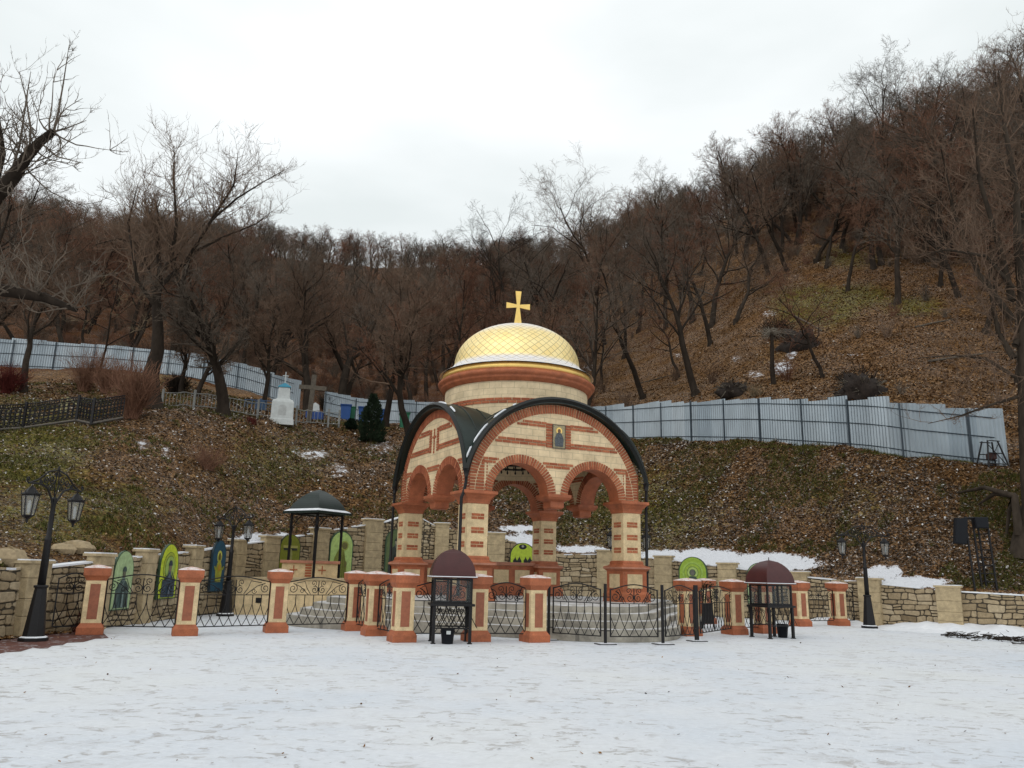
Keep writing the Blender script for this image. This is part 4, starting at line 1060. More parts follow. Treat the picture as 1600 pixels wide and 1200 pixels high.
# ---------------------------------------------------------------- sheet metal fences
def sheet_fence(label, pts, hgt, seed, rails='front', step=.06, sectionw=2.6, jag=.12):
    rnd = random.Random(seed); root = thing('metal_sheet_fence', label, 'fence')
    P = [Vector(p) for p in pts]; cum = [0]
    for a, b in zip(P[:-1], P[1:]): cum.append(cum[-1]+math.hypot((b-a).x, (b-a).y))
    def at(s):
        s = min(max(s, 0), cum[-1]-1e-4)
        for i in range(len(P)-1):
            if s <= cum[i+1]: return P[i].lerp(P[i+1], (s-cum[i])/(cum[i+1]-cum[i])), (P[i+1]-P[i]).normalized()
    s = 0; k = 0; postm = []; rail = [[], [], []]
    jagv = 0
    while s < cum[-1]-.2:
        e = min(s+1.1, cum[-1]); mb = MB(); top = hgt+rnd.uniform(-jag, jag); n = int((e-s)/.075); tn = min(1, max(0, rnd.gauss(.5, .25))); vs = []
        zA = at(s)[0].z; zB = at(e)[0].z
        for i in range(n+1):
            ss = s+(e-s)*i/n; p, d = at(ss); nn = Vector((d.y, -d.x, 0)).normalized()
            if nn.y > 0: nn = -nn
            off = nn*(.040 if i % 2 else 0)
            zt = max(zA, zB)*.5+p.z*.5+top if jag > .05 else p.z+top
            vs += [Vector((p.x, p.y, p.z-.25))+off, Vector((p.x, p.y, zt))+off]
        mb.add(vs, [(2*i, 2*i+2, 2*i+3, 2*i+1) for i in range(n)], tn)
        mb.build('sheet', M_galv, root)
        s = e
    s = .1; pm = MB(); rm = MB()
    while s < cum[-1]:
        p, d = at(s); nn = Vector((d.y, -d.x, 0)).normalized()
        if nn.y > 0: nn = -nn
        p = p+nn*.06; q = MB(); q.box(p+Vector((0, 0, hgt/2-.15)), (.07, .05, hgt+.3), math.atan2(d.y, d.x)); q.build('post', M_rail, root); s += sectionw
    for zf in (.10, .52, .88):
        q = MB(); pts_ = []
        ss = 0
        while ss < cum[-1]:
            p, d = at(ss); nn = Vector((d.y, -d.x, 0)).normalized()
            if nn.y > 0: nn = -nn
            pts_.append(p+nn*.055+Vector((0, 0, hgt*zf))); ss += 1.0
        q.tube(pts_, .022, 4); q.build('rail', M_rail, root)
def fline(pxs, Yadd=0, dz=0):
    out = []
    for (px, Y) in pxs:
        p = on(px, Y); out.append((p.x, p.y, p.z+dz))
    return out
def fY(px): return float(np.interp(px, PXS, KY[2]))
def fline2(a, b, n):
    out = []
    for i in range(n+1):
        px = a+(b-a)*i/n; p = on(px, fY(px)); z, _, _ = Hraw(p.x, p.y); out.append((p.x, p.y, z))
    return out
sheet_fence('grey blue corrugated metal sheet fence along the top of the right bank', fline2(905, 1577, 18), 2.35, 1, jag=.13)
sheet_fence('corrugated metal sheet fence across the left hillside behind the big tree', fline2(-200, 468, 22), 2.15, 2, jag=.08)
sheet_fence('whitish corrugated metal sheet fence behind the bins left of the pavilion', [tuple(on(px, Y)) for px, Y in ((505, 66), (560, 66), (620, 66), (680, 65), (760, 63), (840, 60), (900, 56))], 1.95, 3, jag=.07)

# ---------------------------------------------------------------- trees
def gen_tree(seed, h=11, r0=.17, lean=0, spread=1.0, dens=1.0, tw=.0095, fork=.33):
    rnd = random.Random(seed); T, C = MB(), MB()
    def grow(p, d, ln, r, lv):
        nseg = (9, 6, 4, 3, 2)[lv]; pts = [p.copy()]; rs = [r]; dirs = [d.copy()]
        wob = (.12, .24, .28, .30, .28)[lv]
        rend = r*(.30 if lv else .22)
        for i in range(nseg):
            d = (d+Vector((rnd.gauss(0, wob), rnd.gauss(0, wob), rnd.gauss(0, wob*.6)+(.02, .07, .04, .03, .03)[lv])))
            d.normalize(); p = p+d*(ln/nseg); pts.append(p.copy()); rs.append(max(r+(rend-r)*(i+1)/nseg, tw*.7)); dirs.append(d.copy())
        (T if lv < 2 else C).tube(pts, rs, (9, 6, 4, 3, 3)[lv], cap=lv < 1)
        if lv == 4: return
        cnt = (rnd.randint(9, 12), rnd.randint(6, 9), rnd.randint(5, 7), rnd.randint(4, 5))[lv]; cnt = max(2, int(cnt*dens))
        for c in range(cnt):
            t = (fork+(1-fork)*(c+rnd.random())/cnt) if lv == 0 else (.18+.82*(c+rnd.random())/cnt)
            t = min(t, .98); i = min(int(t*nseg), nseg-1); f = t*nseg-i
            q = pts[i].lerp(pts[i+1], f); dd = dirs[i+1]; ra = rs[i]+(rs[i+1]-rs[i])*f
            ax = dd.orthogonal().normalized(); ax.rotate(Matrix.Rotation(rnd.uniform(0, 2*PI), 3, dd))
            ang = rnd.uniform(.50, 1.1)*spread; nd = (dd*math.cos(ang)+ax*math.sin(ang)).normalized()
            l2 = ln*((.52-.22*t) if lv == 0 else rnd.uniform(.38, .62)*(1.1-.45*t))*rnd.uniform(.8, 1.2)
            grow(q, nd, l2, max(ra*rnd.uniform(.42, .66), tw), lv+1)
    d0 = Vector((lean, rnd.uniform(-.05, .05), 1)).normalized()
    T.loft([(r0*1.7, -.5), (r0*1.35, 0), (r0*1.02, .5)], 9, cap=False)
    grow(Vector((0, 0, .1)), d0, h, r0, 0)
    return T, C
def tree_root(label, mt, loc, rz=0, sc=1.0, group=None, T=None, C=None, mb=None, name='bare_tree'):
    r = thing(name, label, 'tree', loc, rz, group); r.scale = (sc, sc, sc) if isinstance(sc, (int, float)) else sc
    t = T.build('trunk', mb or M_bark, r, smooth=True); c = C.build('crown', mt, r)
    KID[r.name] = [t, c]; return r
VAR = []
cfg = [(11, 11, .16, -.10, 1.0, M_twig), (12, 12.5, .19, .05, .85, M_twigg), (13, 10, .15, -.22, 1.15, M_twigr), (14, 12, .17, .12, .9, M_twig), (15, 9, .12, -.05, 1.2, M_twigr),
       (16, 13, .20, -.12, .75, M_twigg), (17, 10.5, .15, .2, 1.0, M_twig), (18, 8.5, .11, -.15, 1.25, M_twigr), (19, 11.5, .18, 0, .8, M_twigg), (20, 12, .14, -.05, .7, M_twigr)]
for (sd_, h_, r_, le, sp_, mt) in cfg: VAR.append((gen_tree(sd_, h_, r_*1.55, le, sp_), mt, h_))
PROTO = [None]*len(VAR)
rnd = random.Random(77)
REG = [('slope', 'bare brown tree on the grassy slope behind the right metal fence', 'bare trees on the right slope'),
       ('left', 'bare brown tree in the dense wood behind the left metal fence', 'bare trees in the left wood'),
       ('mid', 'bare brown tree in the dense wood behind the golden dome', 'bare trees in the wood behind the dome')]
NT_COUNT = 0
def plant(p, label, group, vi=None, rz=None, sc=1.0):
    global NT_COUNT
    vi = rnd.randrange(len(VAR)) if vi is None else vi
    if label.startswith('bare brown tree'):
        v = Vector((p.x, p.y, p.z-EYE)); u_ = 800+F_PX*(v @ Rv)/(v @ Fv); v_ = 600-F_PX*(v @ Uv)/(v @ Fv); mt_ = VAR[vi][1]
        tone = 'grey twigged' if mt_ is M_twigg else 'reddish twigged' if mt_ is M_twigr else 'brown twigged'
        if 'right slope' in group: where = ('just right of the dome' if u_ < 1080 else 'above the snowy hollow' if u_ < 1280 else 'above the green patch' if u_ < 1480 else 'by the right edge')
        elif 'left' in group: where = ('above the black railing' if u_ < 190 else 'around the big leaning tree' if u_ < 380 else 'behind the white monument')
        else: where = ('behind the bins' if u_ < 690 else 'directly behind the golden dome')
        high = v_ < (300 if 'right' in group else 520)
        label = '%s bare tree %s, %s' % (tone, where, 'near the skyline' if high else 'lower on the hill')
    rz = rnd.uniform(0, 2*PI) if rz is None else rz; NT_COUNT += 1
    p = p-Vector((0, 0, .15))
    if PROTO[vi] is None:
        (T, C), mt, h_ = VAR[vi]; PROTO[vi] = tree_root(label, mt, p, rz, sc, group, T, C); return PROTO[vi]
    r = copy_tree(PROTO[vi], p, rz, label, float(sc)); r['group'] = group; return r
# trees with a spot of their own on the right slope
SPOT = [(1005, 624, 0, .1, 1.0, 'grey leaning tree just above the fence right of the dome'), (1087, 616, 5, 0, .95, 'tall slim tree leaning left above the fence, two thirds across'), (1060, 590, 4, 2, .8, 'small tree between the two slim leaning trees right of the dome'),
        (1110, 540, 2, .3, 1.0, 'dark tree mid slope above the bent slim tree'), (1150, 505, 6, 1.3, 1.0, 'dark forked tree left of the broken stump on the slope'), (1285, 590, 4, 2.2, .75, 'thin bent sapling beside the snowy hollow on the slope'),
        (1325, 455, 7, 1.2, 1.1, 'two stemmed dark tree at the left end of the green patch'), (1403, 476, 8, 0, .95, 'straight thick trunk in the middle of the green patch'), (1470, 450, 9, 1, .9, 'slim tree at the right end of the green patch'),
        (1498, 466, 3, 4, .9, 'mottled dark trunk right of the green patch'), (1435, 385, 1, 3, 1.0, 'dark upright tree above the green patch'), (1540, 520, 2, 2, .9, 'scrubby tree near the right edge above the fence'),
        (1230, 425, 0, 0, 1.0, 'leaning tree at the top of the open orange slope'), (1275, 412, 6, .2, 1.0, 'slanting dark trunk at the upper edge of the open slope'), (1365, 420, 5, 1, .9, 'upright tree above the two stemmed tree'), (940, 600, 4, 1, .9, 'small tree just right of the dome behind the fence'),
        (975, 560, 8, 1, .9, 'tree with low branches right of the golden dome'), (1590, 600, 7, 1, .9, 'tree at the right edge above the fence'), (1200, 430, 1, 5, .9, 'tree at the left edge of the orange slope top')]
for (px, py, vi, rz, sc, lb) in SPOT:
    p = tp(px, py, 36)
    if p: plant(p, lb, 'bare trees on the right slope', vi, rz, sc)
placed = []
def ok_space(p, dmin):
    for q in placed:
        if (q-p).length < dmin: return False
    placed.append(p); return True
cnt = 0; tries = 0
while cnt < 135 and tries < 6000:      # right slope, upper part
    tries += 1; px = rnd.uniform(930, 1850); t = rnd.random()**.8
    i = int(np.interp(px, PXS, np.arange(NCOL))); Y = KY[2, i]+4+t*(KY[5, i]-KY[2, i]+10)
    p = on(px, Y); v = Vector((p.x, p.y, p.z-EYE)); py = 600-F_PX*(v @ Uv)/(v @ Fv)
    if 1130 < px < 1560 and py > 425: continue
    if px >= 1560 and py > 560: continue
    if 930 < px <= 1130 and py > 520 and rnd.random() < .8: continue
    if not ok_space(p, 2.6): continue
    plant(p, REG[0][1], REG[0][2], sc=rnd.uniform(.85, 1.2)); cnt += 1
cnt = 0; tries = 0
while cnt < 125 and tries < 6000:
    tries += 1; px = rnd.uniform(-160, 930); t = rnd.random()**.9
    i = int(np.interp(px, PXS, np.arange(NCOL))); Y = KY[2, i]+2.5+t*(48)
    p = on(px, Y)
    if not ok_space(p, 3.0): continue
    R_ = REG[1] if px < 560 else REG[2]
    plant(p, R_[1], R_[2], sc=rnd.uniform(.72, 1.1)); cnt += 1
# distant woods : one stuff object
def scatter_obj(name, mat, pts, variants, kind='stuff', sz=(.75, 1.05)):
    me = bpy.data.meshes.new(name); me.from_pydata([tuple(p) for p in pts], [], []); me.materials.append(mat); n = len(pts); rr = random.Random(len(pts))
    for nm, typ, vals in (('rz', 'FLOAT', [rr.uniform(0, 6.28) for _ in range(n)]), ('sc', 'FLOAT', [rr.uniform(*sz) for _ in range(n)]), ('vid', 'INT', [rr.randrange(len(variants)) for _ in range(n)])):
        at = me.attributes.new(nm, typ, 'POINT'); at.data.foreach_set('value', vals)
    o = bpy.data.objects.new(name, me); COL.objects.link(o)
    g = bpy.data.node_groups.new(name+'_nodes', 'GeometryNodeTree'); g.interface.new_socket('Geometry', in_out='INPUT', socket_type='NodeSocketGeometry'); g.interface.new_socket('Geometry', in_out='OUTPUT', socket_type='NodeSocketGeometry')
    N_ = g.nodes.new; gi = N_('NodeGroupInput'); go = N_('NodeGroupOutput'); jn = N_('GeometryNodeJoinGeometry')
    def na(nm, typ):
        x = N_('GeometryNodeInputNamedAttribute'); x.data_type = typ; x.inputs['Name'].default_value = nm; return [q for q in x.outputs if q.enabled and q.name == 'Attribute'][0]
    rz, sc, vid = na('rz', 'FLOAT'), na('sc', 'FLOAT'), na('vid', 'INT')
    cb = N_('ShaderNodeCombineXYZ'); g.links.new(rz, cb.inputs[2]); e2 = N_('FunctionNodeEulerToRotation'); g.links.new(cb.outputs[0], e2.inputs[0])
    for i, objs in enumerate(variants):
        cm = N_('FunctionNodeCompare'); cm.data_type = 'INT'; cm.operation = 'EQUAL'
        ia = [q for q in cm.inputs if q.enabled]; g.links.new(vid, ia[0]); ia[1].default_value = i
        j2 = N_('GeometryNodeJoinGeometry')
        for ob in objs:
            oi = N_('GeometryNodeObjectInfo'); oi.transform_space = 'ORIGINAL'; oi.inputs['Object'].default_value = ob; g.links.new(oi.outputs['Geometry'], j2.inputs[0])
        gt = N_('GeometryNodeGeometryToInstance'); g.links.new(j2.outputs[0], gt.inputs[0])
        ip = N_('GeometryNodeInstanceOnPoints'); g.links.new(gi.outputs[0], ip.inputs['Points']); g.links.new(cm.outputs[0], ip.inputs['Selection']); g.links.new(gt.outputs[0], ip.inputs['Instance'])
        g.links.new(e2.outputs[0], ip.inputs['Rotation']); g.links.new(sc, ip.inputs['Scale']); g.links.new(ip.outputs[0], jn.inputs[0])
    g.links.new(jn.outputs[0], go.inputs[0]); md = o.modifiers.new('scatter', 'NODES'); md.node_group = g
    return o
pts = []; rnd = random.Random(5); tries = 0
while len(pts) < 1500 and tries < 30000:
    tries += 1; px = rnd.uniform(-300, 1950); i = int(np.interp(px, PXS, np.arange(NCOL)))
    Y0 = KY[2, i]+(46 if px < 930 else (KY[5, i]-KY[2, i])); Y1 = KY[6, i]+22
    if Y1 < Y0+4: Y0 = Y1-14
    # area weighting
    Y = math.sqrt(rnd.uniform(Y0*Y0, Y1*Y1)); 
    if rnd.random() > (Y1/250): continue
    p = on(px, Y); pts.append(p-Vector((0, 0, .3)))
vv = [tuple(KID[PROTO[k].name]) for k in range(len(VAR)) if PROTO[k]]
far = scatter_obj('distant_woods', M_twig, pts, vv, sz=(.62, .9)); tag(far, 'dense bare winter woods covering the far hillside up to the skyline', 'woods', kind='stuff')

# undergrowth thicket shrubs
def gen_shrub(seed, h=1.6, n=26, r=.010, spread=.8, sub=5):
    rr = random.Random(seed); m_ = MB()
    for k in range(n):
        a = rr.uniform(0, 2*PI); d = Vector((math.cos(a)*rr.uniform(0, spread), math.sin(a)*rr.uniform(0, spread), 1)).normalized(); p = Vector((rr.gauss(0, .12), rr.gauss(0, .12), -.05)); pts = [p]; ln = h*rr.uniform(.5, 1.1)
        for i in range(5):
            d = (d+Vector((rr.gauss(0, .14), rr.gauss(0, .14), rr.gauss(0, .08)))).normalized(); p = p+d*ln/5; pts.append(p.copy())
        m_.tube(pts, [r*(1-.13*i) for i in range(6)], 3, cap=False)
        for s in range(sub):
            i = rr.randint(1, 4); q = pts[i]; dd = (d+Vector((rr.gauss(0, .6), rr.gauss(0, .6), rr.gauss(.1, .4)))).normalized(); l2 = ln*rr.uniform(.2, .45)
            q2 = q+dd*l2*.5; q3 = q2+(dd+Vector((rr.gauss(0, .2), rr.gauss(0, .2), .15))).normalized()*l2*.5
            m_.tube([q, q2, q3], [r*.7, r*.5, r*.3], 3, cap=False)
    return m_
def mound(px, py, y0, rx, ry, rz_, label, seed):
    p = tp(px, py, y0)
    if not p: return
    vs = []; n1_, n2_ = 34, 16
    for i in range(n2_+1):
        th = PI*.95*i/n2_
        for j in range(n1_):
            ph = 2*PI*j/n1_; d = Vector((math.sin(th)*math.cos(ph), math.sin(th)*math.sin(ph), math.cos(th)))
            q_ = 1+.45*noise.noise(d*1.7+Vector((seed, 0, 0)))+.22*noise.noise(d*5+Vector((0, seed, 0)))+.10*noise.noise(d*13)
            vs.append(Vector((d.x*rx*q_, d.y*ry*q_, d.z*rz_*q_)))
    m_ = MB(); m_.add(vs, [(i*n1_+j, i*n1_+(j+1) % n1_, (i+1)*n1_+(j+1) % n1_, (i+1)*n1_+j) for i in range(n2_) for j in range(n1_)])
    r = thing('uprooted_stump', label, 'stump', p, 0, 'uprooted stumps on the right slope'); m_.build('root_plate', M_soil, r, smooth=True)
    q = MB(); rr = random.Random(seed)
    for k in range(46):
        a = rr.uniform(0, 2*PI); d = Vector((math.cos(a), math.sin(a)*.7-.2, rr.uniform(-.1, .9))).normalized(); P_ = [Vector((d.x*rx*.7, d.y*ry*.7, abs(d.z)*rz_*.7))]
        for j in range(4):
            d = (d+Vector((rr.gauss(0, .35), rr.gauss(0, .35), rr.gauss(-.12, .3)))).normalized(); P_.append(P_[-1]+d*rr.uniform(.12, .34))
        q.tube(P_, [.05, .04, .028, .018, .008], 5)
    q.build('root', M_wood if seed != 2 else M_bark, r)
M_soil = plain('dark_soil', (.022, .014, .010), .95, var=.6, scale=7, bump=.6)
mound(1250, 545, 41, 1.5, 1.2, 1.5, 'dark overhanging root plate above the snowy hollow on the right slope', 2)
mound(1145, 616, 40, .95, .8, .75, 'small dark uprooted stump behind the corner of the right metal fence', 5)
mound(1345, 617, 35, 1.25, .9, 1.1, 'large dark uprooted stump with pale roots above the right metal fence', 8)
# named bushes
def shrub(px, py, label, h, n, mat, spread=.8, seed=1, r=.012, name='bare_shrub', y0=None, sub=5):
    p = tp(px, py, y0) or on(px, 40)
    o = gen_shrub(seed, h, n, r, spread, sub).build(name, mat); o.location = p; tag(o, label, 'shrub', 'leafless shrubs on the bank'); return o
shrub(10, 615, 'dark red dense bush at the left edge behind the black railing', 1.6, 260, M_redbush, .9, 1, .012, y0=31)
shrub(130, 612, 'tall straw brown thicket behind the black railing on the left', 2.6, 150, M_twigr, .7, 2, .012, y0=33)
shrub(165, 614, 'orange brown thicket beside the yellowish marker on the left', 2.2, 150, M_twigr, .8, 22, .012, y0=33)
sh0 = shrub(205, 655, 'dark brown tangled shrub at the foot of the big leaning tree', 2.5, 260, M_twigr, .55, 3, .013)
shrub(325, 735, 'reddish low shrub in the middle of the left bank', 1.2, 110, M_twigr, 1.1, 4, .007)
shrub(392, 663, 'small dark red shrub below the white picket fence', .45, 60, M_redbush, .9, 5, .008)
shrub(275, 616, 'dark rounded bush behind the white picket fence left end', 1.3, 300, M_bark, 1.0, 6, .016, y0=38)
shrub(512, 645, 'dark rounded bush behind the wooden cross', 1.5, 320, M_bark, 1.1, 7, .016, y0=44)
shrub(1145, 612, 'dark tangle of roots just above the right metal fence', 1.0, 70, M_bark, 2.6, 8, .04, y0=41, sub=3)
shrub(1340, 612, 'dark uprooted tangle above the right fence with pale stems', 1.7, 110, M_bark, 2.0, 9, .035, y0=36, sub=3)
shrub(1215, 530, 'dark overhanging root tangle above the snowy hollow', 2.0, 110, M_bark, 2.4, 10, .04, y0=41, sub=3)
shrub(1180, 620, 'low dry scrub by the right fence', 1.0, 60, M_pale, 1.3, 31, .009, y0=41)
shrub(30, 935, 'withered red weeds growing at the left wall foot', .01, 1, M_redbush, .9, 12)
bpy.data.objects.remove(bpy.data.objects[[o.name for o in bpy.data.objects if o.get('label', '').startswith('withered red')][0]])
g = gnd(88, 990); o = gen_shrub(12, .55, 40, .008, .9).build('bare_shrub', M_redbush); o.location = (g.x, g.y+.5, 0); tag(o, 'small dry reddish plant behind the short leftmost iron panel', 'shrub', 'leafless shrubs on the bank')
g = gnd(1598, 985); o = gen_shrub(14, 1.3, 150, .009, .9).build('bare_shrub', M_pale); o.location = (g.x, g.y, 0); tag(o, 'ochre dry bush against the stone wall at the right edge', 'shrub', 'leafless shrubs on the bank')
# undergrowth as stuff: patches over slope and wood floor
us_ = [gen_shrub(40+k, 1.7, 26, .014, .9, 7) for k in range(3)]
upts = []; rnd = random.Random(12)
base_sh = []
SHL = ['tawny thicket shrub at the fence behind the leaning big tree', 'tawny thicket shrub by the fence behind the white monument', 'tawny thicket shrub in the wood edge behind the bins']
for k, (m_, px, mt) in enumerate(zip(us_, (210, 430, 600), (M_twigr, M_twig, M_twigg))):
    o = m_.build('bare_shrub', mt); o.location = on(px, fY(px)+3); tag(o, SHL[k], 'shrub', 'leafless shrubs on the bank'); base_sh.append((o,))
tries = 0
while len(upts) < 2600 and tries < 50000:
    tries += 1; px = rnd.uniform(-300, 1950); i = int(np.interp(px, PXS, np.arange(NCOL))); Y = rnd.uniform(KY[2, i]+2, min(KY[6, i]-14, KY[2, i]+150)*1.0)
    p = on(px, Y); v = Vector((p.x, p.y, p.z-EYE)); py = 600-F_PX*(v @ Uv)/(v @ Fv)
    if px > 930 and py > 420 and rnd.random() < .965: continue
    upts.append(p)
ug = scatter_obj('undergrowth', M_twigr, upts, base_sh, sz=(.5, 1.3)); tag(ug, 'brown leafless undergrowth filling the wood floor between the trunks', 'undergrowth', kind='stuff')

# hero trees -------------------------------------------------
def limb(T, C, pts, rads, seed, twigs=26, tl=1.6, tw=.009, up=.5, main=True, n=8):
    rr = random.Random(seed); P = [Vector(p) for p in pts]
    (T if main else C).tube(P, rads, n)
    for k in range(twigs):
        t = rr.uniform(.15, 1)*(len(P)-1); i = min(int(t), len(P)-2); q = P[i].lerp(P[i+1], t-i); ra = rads[i]+(rads[i+1]-rads[i])*(t-i)
        d = Vector((rr.gauss(0, .7), rr.gauss(0, .5), rr.gauss(up, .5))).normalized()
        def tg(q, d, ln, r, lv):
            pp = [q.copy()]; 
            for j in range(5):
                d = (d+Vector((rr.gauss(0, .2), rr.gauss(0, .2), .12+rr.gauss(0, .15)))).normalized(); q = q+d*ln/5; pp.append(q.copy())
            C.tube(pp, [r*(1-.15*j) for j in range(6)], 4 if lv == 0 else 3, cap=False)
            if lv < 2:
                for _ in range(5 if lv == 0 else 3):
                    j = rr.randint(1, 5); dd = (d+Vector((rr.gauss(0, .7), rr.gauss(0, .7), rr.gauss(.1, .5)))).normalized(); tg(pp[j], dd, ln*rr.uniform(.3, .55), max(r*.55, tw*.6), lv+1)
        tg(q, d, tl*rr.uniform(.5, 1.3), min(max(ra*.35, tw), tw*2.6), 0)
# top-left pollard tree
Yt = 19.0
def A(px, py, Y=Yt): return atY(px, py, Y)
T, C = MB(), MB(); base = on(-150, 17.5); o0 = base
rel = lambda p: p-o0
T.tube([rel(p) for p in (base-Vector((0, 0, .3)), A(-150, 620, 18), A(-120, 480, 18.5), A(-60, 380), A(0, 300))], [.40, .34, .28, .22, .17], 12)
limb(T, C, [rel(A(0, 300)), rel(A(22, 275)), rel(A(42, 245)), rel(A(62, 222)), rel(A(84, 205))], [.19, .175, .14, .12, .10], 1, 22, 1.5, .010, .5, n=10)
limb(T, C, [rel(A(84, 205)), rel(A(90, 180)), rel(A(99, 130)), rel(A(108, 70))], [.035, .025, .018, .006], 2, 10, .35, .006, .4, False, 6)
limb(T, C, [rel(A(45, 250)), rel(A(48, 200)), rel(A(40, 150)), rel(A(30, 112))], [.03, .025, .018, .006], 3, 12, .8, .007, .4, False, 6)
limb(T, C, [rel(A(10, 290)), rel(A(30, 230)), rel(A(42, 150)), rel(A(48, 112))], [.03, .025, .018, .006], 31, 8, .6, .007, .4, False, 6)
limb(T, C, [rel(A(80, 207)), rel(A(105, 200)), rel(A(135, 188))], [.03, .02, .006], 4, 7, .7, .007, .1, False, 6)
limb(T, C, [rel(A(62, 222)), rel(A(90, 245)), rel(A(130, 255))], [.03, .02, .006], 41, 9, .7, .007, .1, False, 6)
limb(T, C, [rel(A(-90, 440, 18.6)), rel(A(-30, 445)), rel(A(10, 455)), rel(A(70, 465)), rel(A(120, 485))], [.22, .18, .15, .12, .05], 5, 34, 1.3, .011, .15, n=8)
limb(T, C, [rel(A(-60, 380)), rel(A(-20, 330)), rel(A(5, 240)), rel(A(-5, 160))], [.16, .12, .07, .02], 6, 22, 1.2, .009, .4, n=8)
r = thing('pollard_tree', 'stubby pollarded limb with upright shoots reaching in from the top left edge', 'tree', o0); T.build('trunk', M_bark, r, smooth=True); C.build('crown', M_twigg, r)
# big leaning tree left
Yb = 36.5; b0 = tp(238, 638); 
if b0 is None: b0 = on(238, 36)
Yb = b0.y
T, C = MB(), MB(); rel = lambda p: p-b0; B_ = lambda px, py, dy=0: atY(px, py, Yb+dy)
T.tube([Vector((0, 0, -.3)), rel(B_(236, 615)), rel(B_(236, 585)), rel(B_(246, 548)), rel(B_(247, 515)), rel(B_(244, 470)), rel(B_(250, 430))], [.60, .42, .36, .30, .25, .20, .16], 12)
limb(T, C, [rel(B_(244, 470)), rel(B_(232, 420, .5)), rel(B_(215, 380, .8)), rel(B_(185, 373, .8)), rel(B_(150, 382, 1))], [0.122, 0.088, 0.068, 0.048, 0.014], 11, 49, 1.8, .012, .4)
limb(T, C, [rel(B_(250, 430)), rel(B_(246, 380)), rel(B_(248, 340)), rel(B_(240, 300))], [0.136, 0.095, 0.061, 0.020], 12, 57, 2.0, .011, .5)
limb(T, C, [rel(B_(250, 430)), rel(B_(268, 405)), rel(B_(276, 350, -.5)), rel(B_(272, 290, -.5)), rel(B_(272, 228, -.5))], [0.122, 0.095, 0.075, 0.048, 0.014], 13, 79, 1.7, .011, .6)
limb(T, C, [rel(B_(247, 450)), rel(B_(290, 410, 1)), rel(B_(330, 345, 1)), rel(B_(365, 290, 1)), rel(B_(372, 240, 1))], [0.122, 0.095, 0.075, 0.048, 0.014], 14, 87, 1.9, .011, .5)
limb(T, C, [rel(B_(330, 345, 1)), rel(B_(370, 310, .5)), rel(B_(410, 285, .5)), rel(B_(440, 268, .5))], [0.054, 0.048, 0.027, 0.010], 15, 41, 1.2, .010, .3)
limb(T, C, [rel(B_(244, 480)), rel(B_(215, 440, -1)), rel(B_(200, 350, -1)), rel(B_(215, 290, -1))], [0.102, 0.082, 0.054, 0.014], 16, 57, 1.8, .011, .5)
limb(T, C, [rel(B_(300, 395, 1)), rel(B_(350, 370, 1)), rel(B_(400, 350, 1)), rel(B_(425, 330, 1))], [0.068, 0.054, 0.027, 0.010], 17, 49, 1.5, .011, .4)
r = thing('big_leaning_tree', 'largest left tree with thick leaning trunk and wide bare crown above the sheet fence', 'tree', b0); T.build('trunk', M_bark, r, smooth=True); C.build('crown', M_twig, r)
# right edge tree
Yr = 28.6; r0_ = on(1600, 28.4); T, C = MB(), MB(); rel = lambda p: p-r0_; D_ = lambda px, py, dy=0: atY(px, py, Yr+dy)
T.tube([Vector((0, 0, -.5)), rel(D_(1620, 790)), rel(D_(1612, 740)), rel(D_(1606, 660)), rel(D_(1602, 560)), rel(D_(1600, 470)), rel(D_(1590, 380))], [.62, .46, .36, .30, .26, .20, .15], 12)
for k, (pp, rr_) in enumerate([([(1584, 560), (1560, 520), (1545, 440), (1560, 360)], .12), ([(1582, 500), (1530, 430), (1490, 330), (1470, 230)], .14), ([(1582, 470), (1560, 380), (1530, 280), (1520, 170)], .14),
        ([(1590, 380), (1588, 300), (1570, 200), (1560, 110)], .15), ([(1590, 620), (1550, 632), (1500, 650), (1450, 662)], .06), ([(1590, 380), (1620, 280), (1600, 150), (1612, 60)], .14), ([(1588, 590), (1540, 560), (1490, 555), (1430, 560)], .07), ([(1586, 540), (1620, 470), (1650, 400), (1660, 300)], .12), ([(1584, 450), (1540, 400), (1480, 390), (1430, 400)], .08)]):
    limb(T, C, [rel(D_(x, y, (-.8, .6, -.3, .9, -.6)[(k+j) % 5]*(j/2))) for j, (x, y) in enumerate(pp)], [rr_, rr_*.75, rr_*.5, rr_*.15], 60+k, 42 if k not in (4, 6) else 22, 1.7, .010, .3)
for (x, y) in ((1497, 772), (1528, 792), (1572, 840)):
    q_ = on(x, tp(x, y).y); T.tube([Vector((-.1, 0, .5)), rel(D_(1585, 775, -.3)), (rel(q_)+rel(D_(1585, 775, -.3)))*.5+Vector((0, 0, .25)), rel(q_)], [.16, .12, .08, .04], 7)
r = thing('big_edge_tree', 'large rough trunk with exposed roots at the right edge above the bank', 'tree', r0_); T.build('trunk', bark('bark_grey', (.036, .027, .020), (.046, .035, .026)), r, smooth=True); C.build('crown', M_twig, r)
